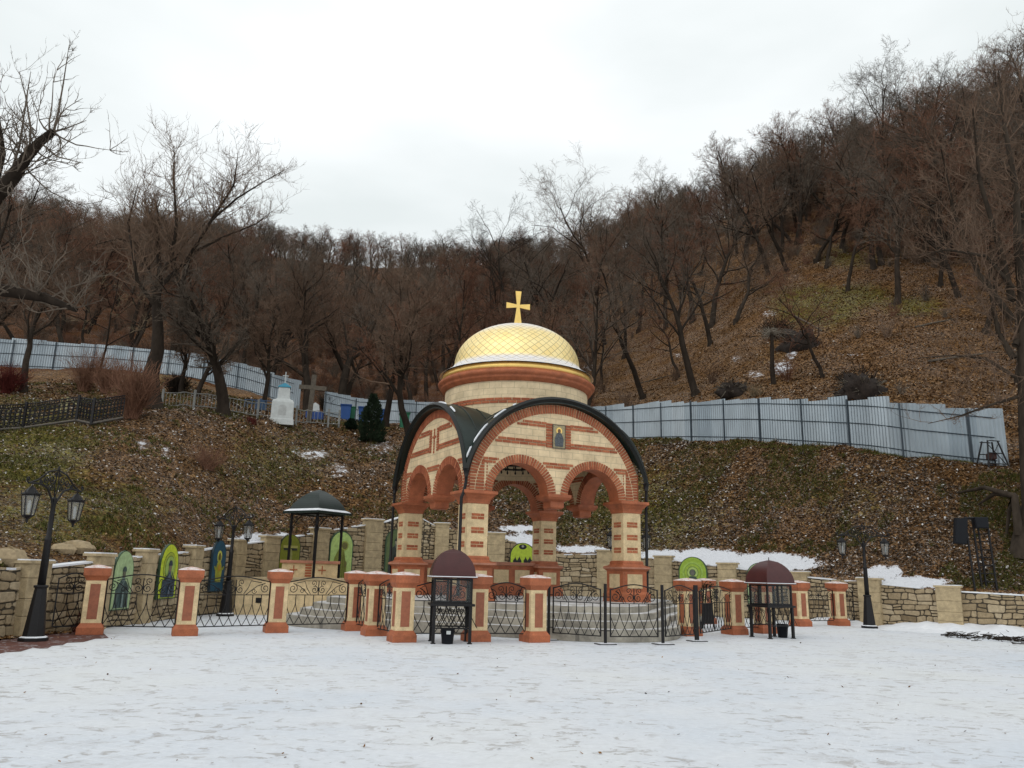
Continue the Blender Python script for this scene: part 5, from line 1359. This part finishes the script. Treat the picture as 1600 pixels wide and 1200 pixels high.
# tall single tree with leaf clumps behind the dome
def special(px, py_base, py_top, Y, seed, label, mt=M_twig, r0=.16, lean=0, spread=.9, dens=1.3, y0=None):
    p = on(px, Y); zt = zof(px, py_top, Y); h = (zt-p.z)*1.0
    T, C = gen_tree(seed, h*.80, r0*1.15, lean, spread, dens, .009, .28); return tree_root(label, mt, p-Vector((0, 0, .1)), 0, 1.0, None, T, C)
special(780, 0, 278, 92, 101, 'tallest lone tree with clumped crown on the skyline left of centre behind the dome', M_bark, .3)
special(348, 0, 420, 39, 102, 'straight mid size tree by the white picket fence', M_twigg, .28, .02, .9)
special(36, 0, 330, 42, 103, 'dark slender tree left edge by the red bush', M_twig, .17, .05, .9)
special(282, 0, 470, 47, 104, 'forked young tree behind the picket fence near the dark bush', M_twig, .13, -.15, .9)
special(305, 0, 480, 46, 105, 'second stem leaning right beside the dark bush', M_twig, .15, .35, .9)
special(410, 0, 455, 50, 106, 'dark trunk in front of the sheet fence left of the white monument', M_twig, .15, .08)
special(640, 0, 430, 47, 107, 'dark trunk close to the left gable of the pavilion', M_twig, .2, .02)
special(602, 0, 455, 56, 108, 'straight trunk behind the blue bin near the thuja', M_twigr, .22, 0)
special(480, 0, 400, 62, 109, 'thick dark trunk behind the wooden cross', M_twig, .32, .02, .8)
special(535, 0, 395, 70, 110, 'broad dark trunk above the whitish fence', M_twig, .38, .05, .8)
special(425, 0, 330, 75, 111, 'pale slim tree rising above the wood left of centre', M_twigg, .2)
special(100, 0, 360, 60, 112, 'bare tree on the left skyline behind the railing', M_twigg, .18)
special(150, 0, 400, 50, 113, 'tree with pale branches above the brown thicket', M_pale, .08, .1, 1.1, .7)
special(1165, 0, 175, 96, 114, 'wide grey tree on the right skyline', M_twigg, .28, 0, 1.0)
special(1035, 0, 235, 110, 115, 'rounded grey tree crown on the skyline right of the dome', M_twigg, .28, 0, 1.0)
special(945, 0, 255, 100, 116, 'tall forked tree on the skyline just right of the dome', M_twig, .24, 0, .8)
special(1245, 0, 190, 92, 117, 'fan shaped grey tree on the right skyline', M_twigg, .25, .15, .8)
special(1380, 0, 105, 80, 118, 'tall tree on the ridge at upper right', M_twigg, .22)
special(1480, 0, 85, 70, 119, 'tree with fine upright shoots near the top right', M_twigr, .22)
special(1555, 0, 55, 66, 120, 'highest tree crown near the top right corner', M_twigg, .22)
# snag
p = tp(1209, 600, 41); r = thing('dead_snag', 'pale broken dead trunk standing beside the snowy hollow above the right fence', 'tree', p)
q = MB(); q.tube([(0, 0, -.3), (-.05, 0, 1.2), (.02, 0, 2.6), (.05, 0, 3.6)], [.20, .16, .14, .10], 8); q.build('trunk', M_bark, r)
q = MB(); rr = random.Random(3)
for k in range(70):
    q.tube([(.05, 0, 3.5), (.05+rr.gauss(0, .35), rr.gauss(0, .3), 3.7+rr.uniform(-.1, .3)), (.15+rr.gauss(0, .75), rr.gauss(0, .5), 3.45+rr.uniform(-.45, .35))], [.02, .014, .006], 3)
q.build('broken_top', plain('frosted_twig', (.26, .225, .18), .9), r)
# fallen logs
LOGS = [((1060, 440), (1130, 470), .10, 'thin fallen trunk lying across the slope right of the dome'), ((1330, 640-25), (1385, 598), .12, 'pale fallen log leaning above the right fence'), ((1000, 600), (1060, 585), .06, 'dark stick lying low on the orange slope'), ((1430, 512), (1490, 500), .08, 'fallen branch on the green patch'), ((1240, 495), (1285, 520), .09, 'pale fallen stem by the root tangle'), ((1450, 566), (1560, 552), .09, 'long fallen limb low on the right slope')]
for (a_, b_, rr_, lb) in LOGS:
    A_, B2 = tp(*a_, 36), tp(*b_, 36)
    if not A_ or not B2: continue
    q = MB(); mid = A_.lerp(B2, .5); mid.z = max(H(mid.x, mid.y), mid.z); d_ = B2-A_
    q.tube([A_-mid+Vector((0, 0, rr_*.6)), Vector((0, 0, rr_)), B2-mid+Vector((0, 0, rr_*.6))], [rr_, rr_*.85, rr_*.5], 7)
    o = q.build('fallen_log', M_wood, None, smooth=True); o.location = mid; tag(o, lb, 'log', 'fallen logs on the slope')
# thuja
def thuja(px, Y, h, wdt, label, seed=1):
    p = on(px, Y); r = thing('conifer', label, 'conifer', p); rr = random.Random(seed)
    q = MB(); q.tube([(0, 0, -.2), (0, 0, h*.9)], [.08, .02], 6); q.build('trunk', M_bark, r)
    c = MB()
    for k in range(5200):
        t = rr.random()**1.3; z = .1+h*t; a = rr.uniform(0, 2*PI)
        prof_ = (math.sin(min(1, (1-t)*1.25+.06)*PI*.5))*(.75 if .42 < t < .50 else 1); rad = wdt/2*prof_*(.55+.5*rr.random())*(1+.25*math.sin(a*3+t*9))
        pos = Vector((math.cos(a)*rad, math.sin(a)*rad, z)); d = Vector((math.cos(a)*.5, math.sin(a)*.5, rr.uniform(.2, 1.1))).normalized()*rr.uniform(.08, .18); e = d.orthogonal().normalized(); e.rotate(Matrix.Rotation(rr.uniform(0, 6), 3, d.normalized())); e *= .03
        c.add([pos-e, pos+e, pos+d+e*.4, pos+d-e*.4], [(0, 1, 2, 3)])
    c.build('crown', M_needle, r); return r
thuja(579, 44, 2.6, 1.25, 'dark evergreen thuja standing left of the pavilion gable', 1)
thuja(548, 46, .5, .5, 'tiny dark evergreen seedling left of the thuja', 2)

# ---------------------------------------------------------------- plateau objects on the left
# white picket fence
def picket(label, px0, px1, Y0, Y1, h=.95, seed=0):
    root = thing('picket_fence', label, 'fence', (0, 0, 0)); n = int(abs(px1-px0)/5.5)
    q = MB(); pts_ = []; posts = MB()
    P = [on(px0+(px1-px0)*i/n, Y0+(Y1-Y0)*i/n) for i in range(n+1)]
    for i, p in enumerate(P):
        q.box(p+Vector((0, 0, h*.55)), (.02, .02, h*.72))
    q.build('pale', M_white, root)
    q = MB()
    for zf in (.22, .90): q.tube([p+Vector((0, -.03, h*zf)) for p in P], .022, 4)
    q.build('rail', M_white, root)
    for i in list(range(0, n+1, 9))+[n]:
        q = MB(); q.box(P[i]+Vector((0, 0, h*.5)), (.10, .10, h*1.2)); q.build('post', M_white, root)
M_white0 = M_white; M_white = plain('weathered_white', (.25, .25, .235), .7, var=.4)
picket('low white picket fence right of the white monument with a braced corner post', 462, 529, 42.5, 45.5)
picket('low white picket fence left of the white monument', 252, 424, 39.5, 41.5)
M_white = M_white0
p = on(440, 41.6); mo = thing('white_monument', 'small whitewashed chapel shaped monument with blue roof and white cross', 'monument', p, .25)
q = MB(); q.loft([(.62, -.2), (.60, .10), (.56, .12), (.55, 1.0), (.50, 1.12), (.34, 1.20), (.34, 1.22)], 4, square=True); q.build('base', M_white, mo, bevel=.02)
q = MB(); q.loft([(.33, 1.2), (.31, 1.35), (.30, 1.75), (.27, 1.85)], 4, square=True); t_ = q.build('turret', M_white, mo, bevel=.02)
q = MB(); q.loft([(.33, 1.84), (.30, 1.90), (.12, 2.05), (.03, 2.12)], 4, square=True); q.build('roof', M_bluep, mo)
q = MB(); q.box((0, 0, 2.42), (.05, .05, .62)); q.box((0, 0, 2.52), (.30, .045, .05)); q.build('cross', M_white, mo)
q = MB(); q.prism([(-.2, .3), (.2, .3), (.2, .7)]+[(.2*math.cos(PI*i/8), .7+.15*math.sin(PI*i/8)) for i in range(9)]+[(-.2, .7)], -.565, -.552); q.build('niche', plain('niche_grey', (.45, .46, .45), .7), mo)
p = on(482, 44); cr_ = thing('wooden_cross', 'large grey wooden cross leaning slightly behind the picket fence', 'cross', p, .1); cr_.rotation_euler = (0, .04, .1)
q = MB(); q.box((0, 0, 1.3), (.26, .12, 3.0)); q.build('upright', M_wood, cr_); q = MB(); q.box((0, -.008, 2.05), (1.5, .13, .24)); q.build('crossbar', M_wood, cr_)
def bin_(px, Y, label, mat, sc=1.0, wide=1.0):
    p = on(px, Y); r = thing('waste_bin', label, 'waste bin', p, .2, 'blue and green plastic bins by the whitish fence'); r.scale = (sc*wide, sc*wide, sc)
    q = MB(); q.loft([(.24, .06), (.29, .95), (.32, .96), (.32, 1.0)], 4, square=True); q.build('body', mat, r, bevel=.02)
    q = MB(); q.box((0, 0, 1.03), (.66, .68, .05)); q.box((0, .34, 1.0), (.5, .05, .05)); q.build('lid', mat, r, bevel=.015)
    q = MB()
    for s in (-1, 1): q.tube([(s*.27, .24, .09), (s*.33, .24, .09)], .09, 10)
    q.build('wheel', M_black, r)
bin_(539, 57, 'tall blue bin at the left end of the row of bins', M_binblue, 1.25)
bin_(547.5, 58, 'green bin right behind the tall blue bin', M_bingreen, 1.0, 1.1)
bin_(566, 58, 'blue bin mostly hidden behind the thuja', M_binblue, 1.1)
bin_(600, 57.5, 'blue bin right of the thuja', M_binblue, 1.0, 1.15)
bin_(631, 55, 'green bin at the right end, next to the dark trunk', M_bingreen, 1.15)
# blue grave enclosure
p = on(404, 46); r = thing('grave_enclosure', 'small dark blue grave railing in front of the left sheet fence beside the monument', 'grave railing', p, .2)
q = MB()
for x in (-.8, -.4, 0, .4, .8): q.box((x, 0, .35), (.04, .04, .8))
for z in (.1, .7): q.box((0, 0, z), (1.7, .04, .05)); q.box((0, 1.0, z), (1.7, .04, .05))
for x in (-.8, .8): q.box((x, 1.0, .35), (.04, .04, .8)); q.box((x, .5, .7), (.04, 1.0, .04))
M_gb = plain('blue_grave_paint', (.03, .07, .14), .6); q.build('frame', M_gb, r); q = MB(); q.prism([(-.3, 0), (.3, 0), (.3, .7), (0, .95), (-.3, .7)], .55, .65); q.build('headstone', M_gb, r)
p = on(491, 47); r = thing('grave_marker', 'low blue and white grave marker behind the picket fence beside the wooden cross', 'grave marker', p, .1)
q = MB(); q.box((0, 0, .25), (1.0, .5, .5)); q.build('base', plain('royal_blue', (.02, .06, .22), .6), r, bevel=.02); q = MB(); q.prism([(-.28, .5), (.28, .5), (.22, .95), (0, 1.1), (-.22, .95)], -.06, .06); q.build('headstone', M_white, r)
# black ornate railing
rl = thing('ornate_railing', 'black ornate cast iron railing on a concrete ledge at the left edge', 'railing')
Pp = [on(px, Y) for px, Y in ((-90, 29), (-20, 29.8), (35, 30.8), (118, 31.6), (142, 31.2), (190, 32.6))]
zs = [zof(px, y, P_.y) for px, y, P_ in zip((-90, -20, 35, 118, 142, 190), (672, 672, 668, 656, 661, 652), Pp)]
for i in range(len(Pp)-1):
    A_, B2 = Vector((Pp[i].x, Pp[i].y, zs[i])), Vector((Pp[i+1].x, Pp[i+1].y, zs[i+1])); L_ = (B2-A_).length; n = max(2, int(L_/.16)); q = MB()
    up = Vector((0, 0, 1)); 
    for zf in (.08, .93, .80): q.tube([A_+up*zf, B2+up*zf], .02, 5)
    for k in range(n+1):
        a_ = A_.lerp(B2, k/n); q.tube([a_+up*.08, a_+up*.8], .018, 4)
        if k < n:
            b_ = A_.lerp(B2, (k+1)/n); m_ = a_.lerp(b_, .5); dv = (b_-a_)
            for zc_, rr_ in ((.18, .06), (.30, .08), (.42, .06), (.54, .08), (.68, .07), (.87, .055)):
                q.tube([m_+dv.normalized()*(math.cos(2*PI*j/8)*rr_)+up*(zc_+math.sin(2*PI*j/8)*rr_) for j in range(9)], .020, 4, cap=False)
    q.build('scroll_panel', M_iron, rl)
    q = MB(); q.box(A_+up*.48, (.09, .09, 1.08)); q.build('post', M_iron, rl)
    q = MB(); dn = (B2-A_).normalized(); q.tube([A_-up*.02, B2-up*.02], .06, 4); q.build('ledge', M_concrete, rl)
# yellowish marker, stump tripod
p = on(102, 36); r = thing('wooden_marker', 'pale yellow wooden handrail post beside the brown thicket on the left', 'post', p, .3)
q = MB(); q.box((0, 0, .35), (.09, .09, .9)); q.box((-.22, 0, .35), (.07, .07, .8)); q.tube([(.05, 0, .75), (.9, -.3, .1)], .03, 5); q.build('rail', plain('yellow_wood', (.30, .27, .14), .8), r)
p = tp(1551, 731, 30) or on(1551, 32); r = thing('iron_frame_stand', 'dark four legged iron frame stand in front of the sheet fence at right', 'frame stand', p-Vector((0, 0, .05)), .2)
q = MB()
for sx in (-1, 1):
    for sy in (-1, 1): q.tube([(sx*.50, sy*.35, 0), (sx*.24, sy*.15, 1.15)], .035, 5)
for z, hx in ((.18, .46), (.62, .36), (1.13, .26)):
    for sy in (-1, 1): q.tube([(-hx, sy*.25, z), (hx, sy*.25, z)], .022, 4)
q.tube([(-.42, -.3, .15), (.25, -.15, 1.0)], .02, 4); q.tube([(.42, -.3, .15), (-.25, -.15, 1.0)], .02, 4); q.build('frame', M_iron, r)
q = MB(); q.loft([(.05, .35), (.20, .40), (.20, .62), (.05, .68)], 10); q.build('drum', plain('rust', (.06, .025, .02), .8), r)

# ---------------------------------------------------------------- litter, snow, paving
def litter(name, label, n, region, mat, seed, size=(.04, .11), lift=.03, cat='leaf litter', tints=(.5, .25)):
    rr = random.Random(seed); vs = []; fs = []; ts = []; k = 0
    while k < n:
        p = region(rr)
        if p is None: continue
        s = rr.uniform(*size)*(min(p.y, 45)/32 if p.z > .5 else 1); a = rr.uniform(0, 6.28); t1, t2 = rr.gauss(0, .5), rr.gauss(0, .5)
        ex = Vector((math.cos(a), math.sin(a), t1*.8))*s; ey = Vector((-math.sin(a), math.cos(a), t2*.8))*s*.6; c = p+Vector((0, 0, lift*rr.random()+.01))
        b = len(vs); vs += [c-ex, c-ey, c+ex, c+ey]; fs.append((b, b+1, b+2, b+3)); ts.append(min(1, max(0, rr.gauss(*tints)))); k += 1
    m_ = MB(); m_.v = vs; m_.f = fs; m_.t = ts; o = m_.build(name, mat); tag(o, label, cat, kind='stuff'); return o
def leafmat():
    n = NT('dead_leaves'); t = n.attr('tint')
    n.color(n.ramp(t, [(0, (.020, .013, .008)), (.3, (.115, .054, .019)), (.5, (.22, .115, .042)), (.7, (.33, .19, .085)), (.85, (.38, .29, .20)), (1, (.50, .44, .38))])); return n.set(.9, 0, .15)
M_leaf = leafmat()
def grassmat():
    n = NT('grass_blades'); t = n.attr('tint'); n.color(n.ramp(t, [(0, (.030, .034, .008)), (.5, (.095, .10, .022)), (1, (.22, .19, .07))])); return n.set(.9, 0, .15)
M_grass = grassmat()
def bank(rr):
    px = rr.uniform(-60, 1680); i = int(np.interp(px, PXS, np.arange(NCOL))); t = rr.random(); Y = KY[0, i]+.1+(KY[2, i]+(1 if px > 900 else -6)-KY[0, i])*t
    x = slope_of(px)*Y; return Vector((x, Y, H(x, Y)))
def snow_at(p):
    v = Vector((p.x, p.y, p.z-EYE)); zc = v @ Fv; u_ = 800+F_PX*(v @ Rv)/zc; v_ = 600-F_PX*(v @ Uv)/zc; s_ = 0
    for (cx_, cy_, rx, ry), wgt in zip(SNOWZ, SW):
        q = ((u_-cx_)/rx)**2+((v_-cy_)/ry)**2
        if q < 4: s_ = max(s_, wgt*math.exp(-q*.55))
    return s_
def bank_leaf(th):
    def f(rr):
        p = bank(rr)
        if snow_at(p) > .40: return None
        i = np.interp(p.x/p.y, AS, np.arange(NCOL)); k0 = KY[0, int(i)]; t = (p.y-k0)/(KY[2, int(i)]-k0)
        n_ = noise.noise(Vector((p.x*.16, p.y*.16, 11)))+.6*noise.noise(Vector((p.x*.7, p.y*.7, 4)))+(t-.45)*.9
        if (n_ > 0) != th and rr.random() < .8: return None
        return p
    return f
M_leafg = None
def leafmat2():
    n = NT('weathered_leaves'); t = n.attr('tint')
    n.color(n.ramp(t, [(0, (.030, .020, .012)), (.3, (.085, .054, .030)), (.5, (.17, .115, .068)), (.7, (.28, .21, .15)), (.85, (.42, .37, .33)), (1, (.60, .58, .57))])); return n.set(.9, 0, .15)
litter('fallen_leaves', 'rusty brown fallen leaves strewn over the upper bank', 75000, bank_leaf(True), M_leaf, 1, (.02, .06), .05, tints=(.42, .3))
litter('weathered_leaves', 'greyish frosted leaves and pale flecks on the lower bank', 85000, bank_leaf(False), leafmat2(), 11, (.025, .07), .05, tints=(.47, .36))
def upslope(rr):
    px = rr.uniform(900, 1700); i = int(np.interp(px, PXS, np.arange(NCOL))); t = rr.random(); Y = KY[2, i]+.6+(KY[5, i]-KY[2, i])*t; x = slope_of(px)*Y; p = Vector((x, Y, H(x, Y)))
    return None if snow_at(p) > .4 else p
litter('fallen_leaves', 'rust coloured fallen leaves covering the slope above the right fence', 120000, upslope, M_leaf, 2, (.025, .07), .06, tints=(.42, .3))
def tufts(n, seed):
    rr = random.Random(seed); m_ = MB(); k = 0
    while k < n:
        p = bank(rr); g_ = noise.noise(Vector((p.x*.35, p.y*.35, 9)))+.5*noise.noise(Vector((p.x*1.4, p.y*1.4, 2)))
        if g_ < .05 or snow_at(p) > .4: continue
        k += 1; tn = min(1, max(0, rr.gauss(.5, .25)))
        for j in range(4):
            a = rr.uniform(0, 6.28); d = Vector((math.cos(a)*.5, math.sin(a)*.5, 1)).normalized()*rr.uniform(.08, .20); e = Vector((-math.sin(a), math.cos(a), 0))*.012
            m_.v += [p-e, p+e, p+d+Vector((math.cos(a)*.04, math.sin(a)*.04, 0))]; b = len(m_.v)-3; m_.f.append((b, b+1, b+2)); m_.t.append(tn)
    return m_
tag(tufts(30000, 3).build('grass', M_grass), 'olive green winter grass tufts growing in patches on the bank', 'grass', kind='stuff')
def plz(rr):
    px = rr.uniform(-50, 1650); py = 960+240*rr.random()**2.2; g = gnd(px, py); 
    if (g-Vector((CX, CY, 0))).length < 7.0: return None
    return Vector((g.x, g.y, .0))
litter('leaf_bits', 'scattered dark dry leaf bits lying on the snowy plaza', 260, plz, M_leaf, 5, (.008, .024), .01, tints=(.3, .2))
# red paving at left
pm = MB(); rr = random.Random(2); outer = []; n = 40
for i in range(n+1):
    px = -260+(430)*i/n; py = 1022-24*max(0, (px-0)/160) + (6*noise.noise(Vector((px*.05, 1, 1)))); 
    if px < 0: py = 1022+(-px)*.06
    g = gnd(px, py); outer.append(Vector((g.x, g.y+.15*noise.noise(Vector((i*.9, 4, 2))), .004)))
inner = []
for i in range(n+1):
    px = -260+430*i/n; Pw, _ = wpt(px); inner.append(Vector((Pw.x, Pw.y-.1, .004)))
pm.add(outer+inner, [(i, i+1, n+1+i+1, n+1+i) for i in range(n)])
def pav():
    n = NT('red_paving'); b = n.n('ShaderNodeTexBrick'); n.l(n.tc.outputs['Object'], b.inputs['Vector']); b.inputs['Scale'].default_value = 1; b.inputs['Brick Width'].default_value = .2; b.inputs['Row Height'].default_value = .1; b.inputs['Mortar Size'].default_value = .006
    b.inputs['Color1'].default_value = (.14, .05, .035, 1); b.inputs['Color2'].default_value = (.10, .038, .03, 1); b.inputs['Mortar'].default_value = (.05, .04, .035, 1)
    f = n.noise(5, 6, .7); c = n.mix(n.ramp(f, [(.56, 0), (.62, .8)]), b.outputs[0], (.5, .5, .52)); n.color(c); return n.set(.8, 0, .3)
tag(pm.build('path', pav()), kind='structure')
def lf(rr):
    px = rr.uniform(-60, 130); Pw, _ = wpt(px); return Vector((Pw.x+rr.gauss(0, .1), Pw.y-.15-abs(rr.gauss(0, .45)), .006))
litter('wall_foot_leaves', 'brown leaves drifted along the foot of the left stone wall', 1500, lf, M_leaf, 7, (.02, .06), .03)
# snow bank at the right wall foot
def snowbank(label, px0, px1, dep, hgt, seed, yoff=0):
    m_ = MB(); nx, ny = 60, 12; vs = []
    for i in range(nx+1):
        px = px0+(px1-px0)*i/nx; P, _ = wpt(px)
        for j in range(ny+1):
            t = j/ny; y = P.y+.05-yoff-dep*t*(1+.35*noise.noise(Vector((px*.02, seed, 3)))); x = slope_of(px)*y
            e = math.sin(PI*min(1, max(0, i/nx)))**.5*(1-t)**.8*(.6+.8*max(0, noise.noise(Vector((px*.03, t*2, seed)))+.4))
            vs.append(Vector((x, y, -.01+hgt*e+.03*noise.noise(Vector((x*4, y*4, 1)))*(1 if 0 < t < 1 else 0))))
    m_.add(vs, [(i*(ny+1)+j, i*(ny+1)+j+1, (i+1)*(ny+1)+j+1, (i+1)*(ny+1)+j) for i in range(nx) for j in range(ny)])
    o = m_.build('snow_bank', M_snow, None, smooth=True); tag(o, label, 'snow', kind='stuff')
snowbank('bank of cleared snow along the foot of the right stone wall', 1366, 1640, 2.4, .26, 1)
snowbank('low ridge of snow at the wall foot behind the rightmost pillars', 1255, 1350, 1.6, .22, 2)
def twigs(label, px0, px1, py0, py1, seed, n=260):
    rr = random.Random(seed); m_ = MB()
    for k in range(n):
        t = rr.random(); g = gnd(px0+(px1-px0)*t, py0+(py1-py0)*t+rr.gauss(0, 2.5)*(.3+noise.noise(Vector((t*7, 3, 1)))+.6)); g.z = .01+rr.random()*.07; a = rr.gauss(0, .8); ln = rr.uniform(.1, .4)
        m_.tube([g, g+Vector((math.cos(a)*ln, math.sin(a)*ln, rr.uniform(-.05, .08)))], [.012, .006], 3)
    tag(m_.build('brushwood', M_bark), label, 'brushwood', kind='stuff')
twigs('dark brushwood lying along the snow edge at the right', 1468, 1610, 993, 1004, 3, 210)
# loose rocks at the left wall top
rr = random.Random(9)
RL = ['pale rock on the wall top at the left edge', 'grey boulder on the wall between the first two piers', 'flat mossy rock above the short iron panel', 'small stone near the second pier top']
for k, (px, Y, s) in enumerate(((8, 17.2, .34), (98, 19.2, .22), (120, 19.6, .28), (135, 19.9, .16))):
    p = on(px, Y); m_ = MB(); vs = []; n = 8
    for i in range(5):
        th = PI*i/4
        for j in range(n):
            ph = 2*PI*j/n; q_ = 1+.35*noise.noise(Vector((i*.9, j*.8, k*7))); vs.append(Vector((math.sin(th)*math.cos(ph)*s*1.5*q_, math.sin(th)*math.sin(ph)*s*q_, math.cos(th)*s*.7*q_)))
    m_.add(vs, [(i*n+j, i*n+(j+1) % n, (i+1)*n+(j+1) % n, (i+1)*n+j) for i in range(4) for j in range(n)]); o = m_.build('rock', M_stone); o.location = p+Vector((0, 0, s*.2)); tag(o, RL[k], 'rock', 'loose rocks on the left wall')
print('trees', NT_COUNT, 'objects', len(bpy.data.objects))
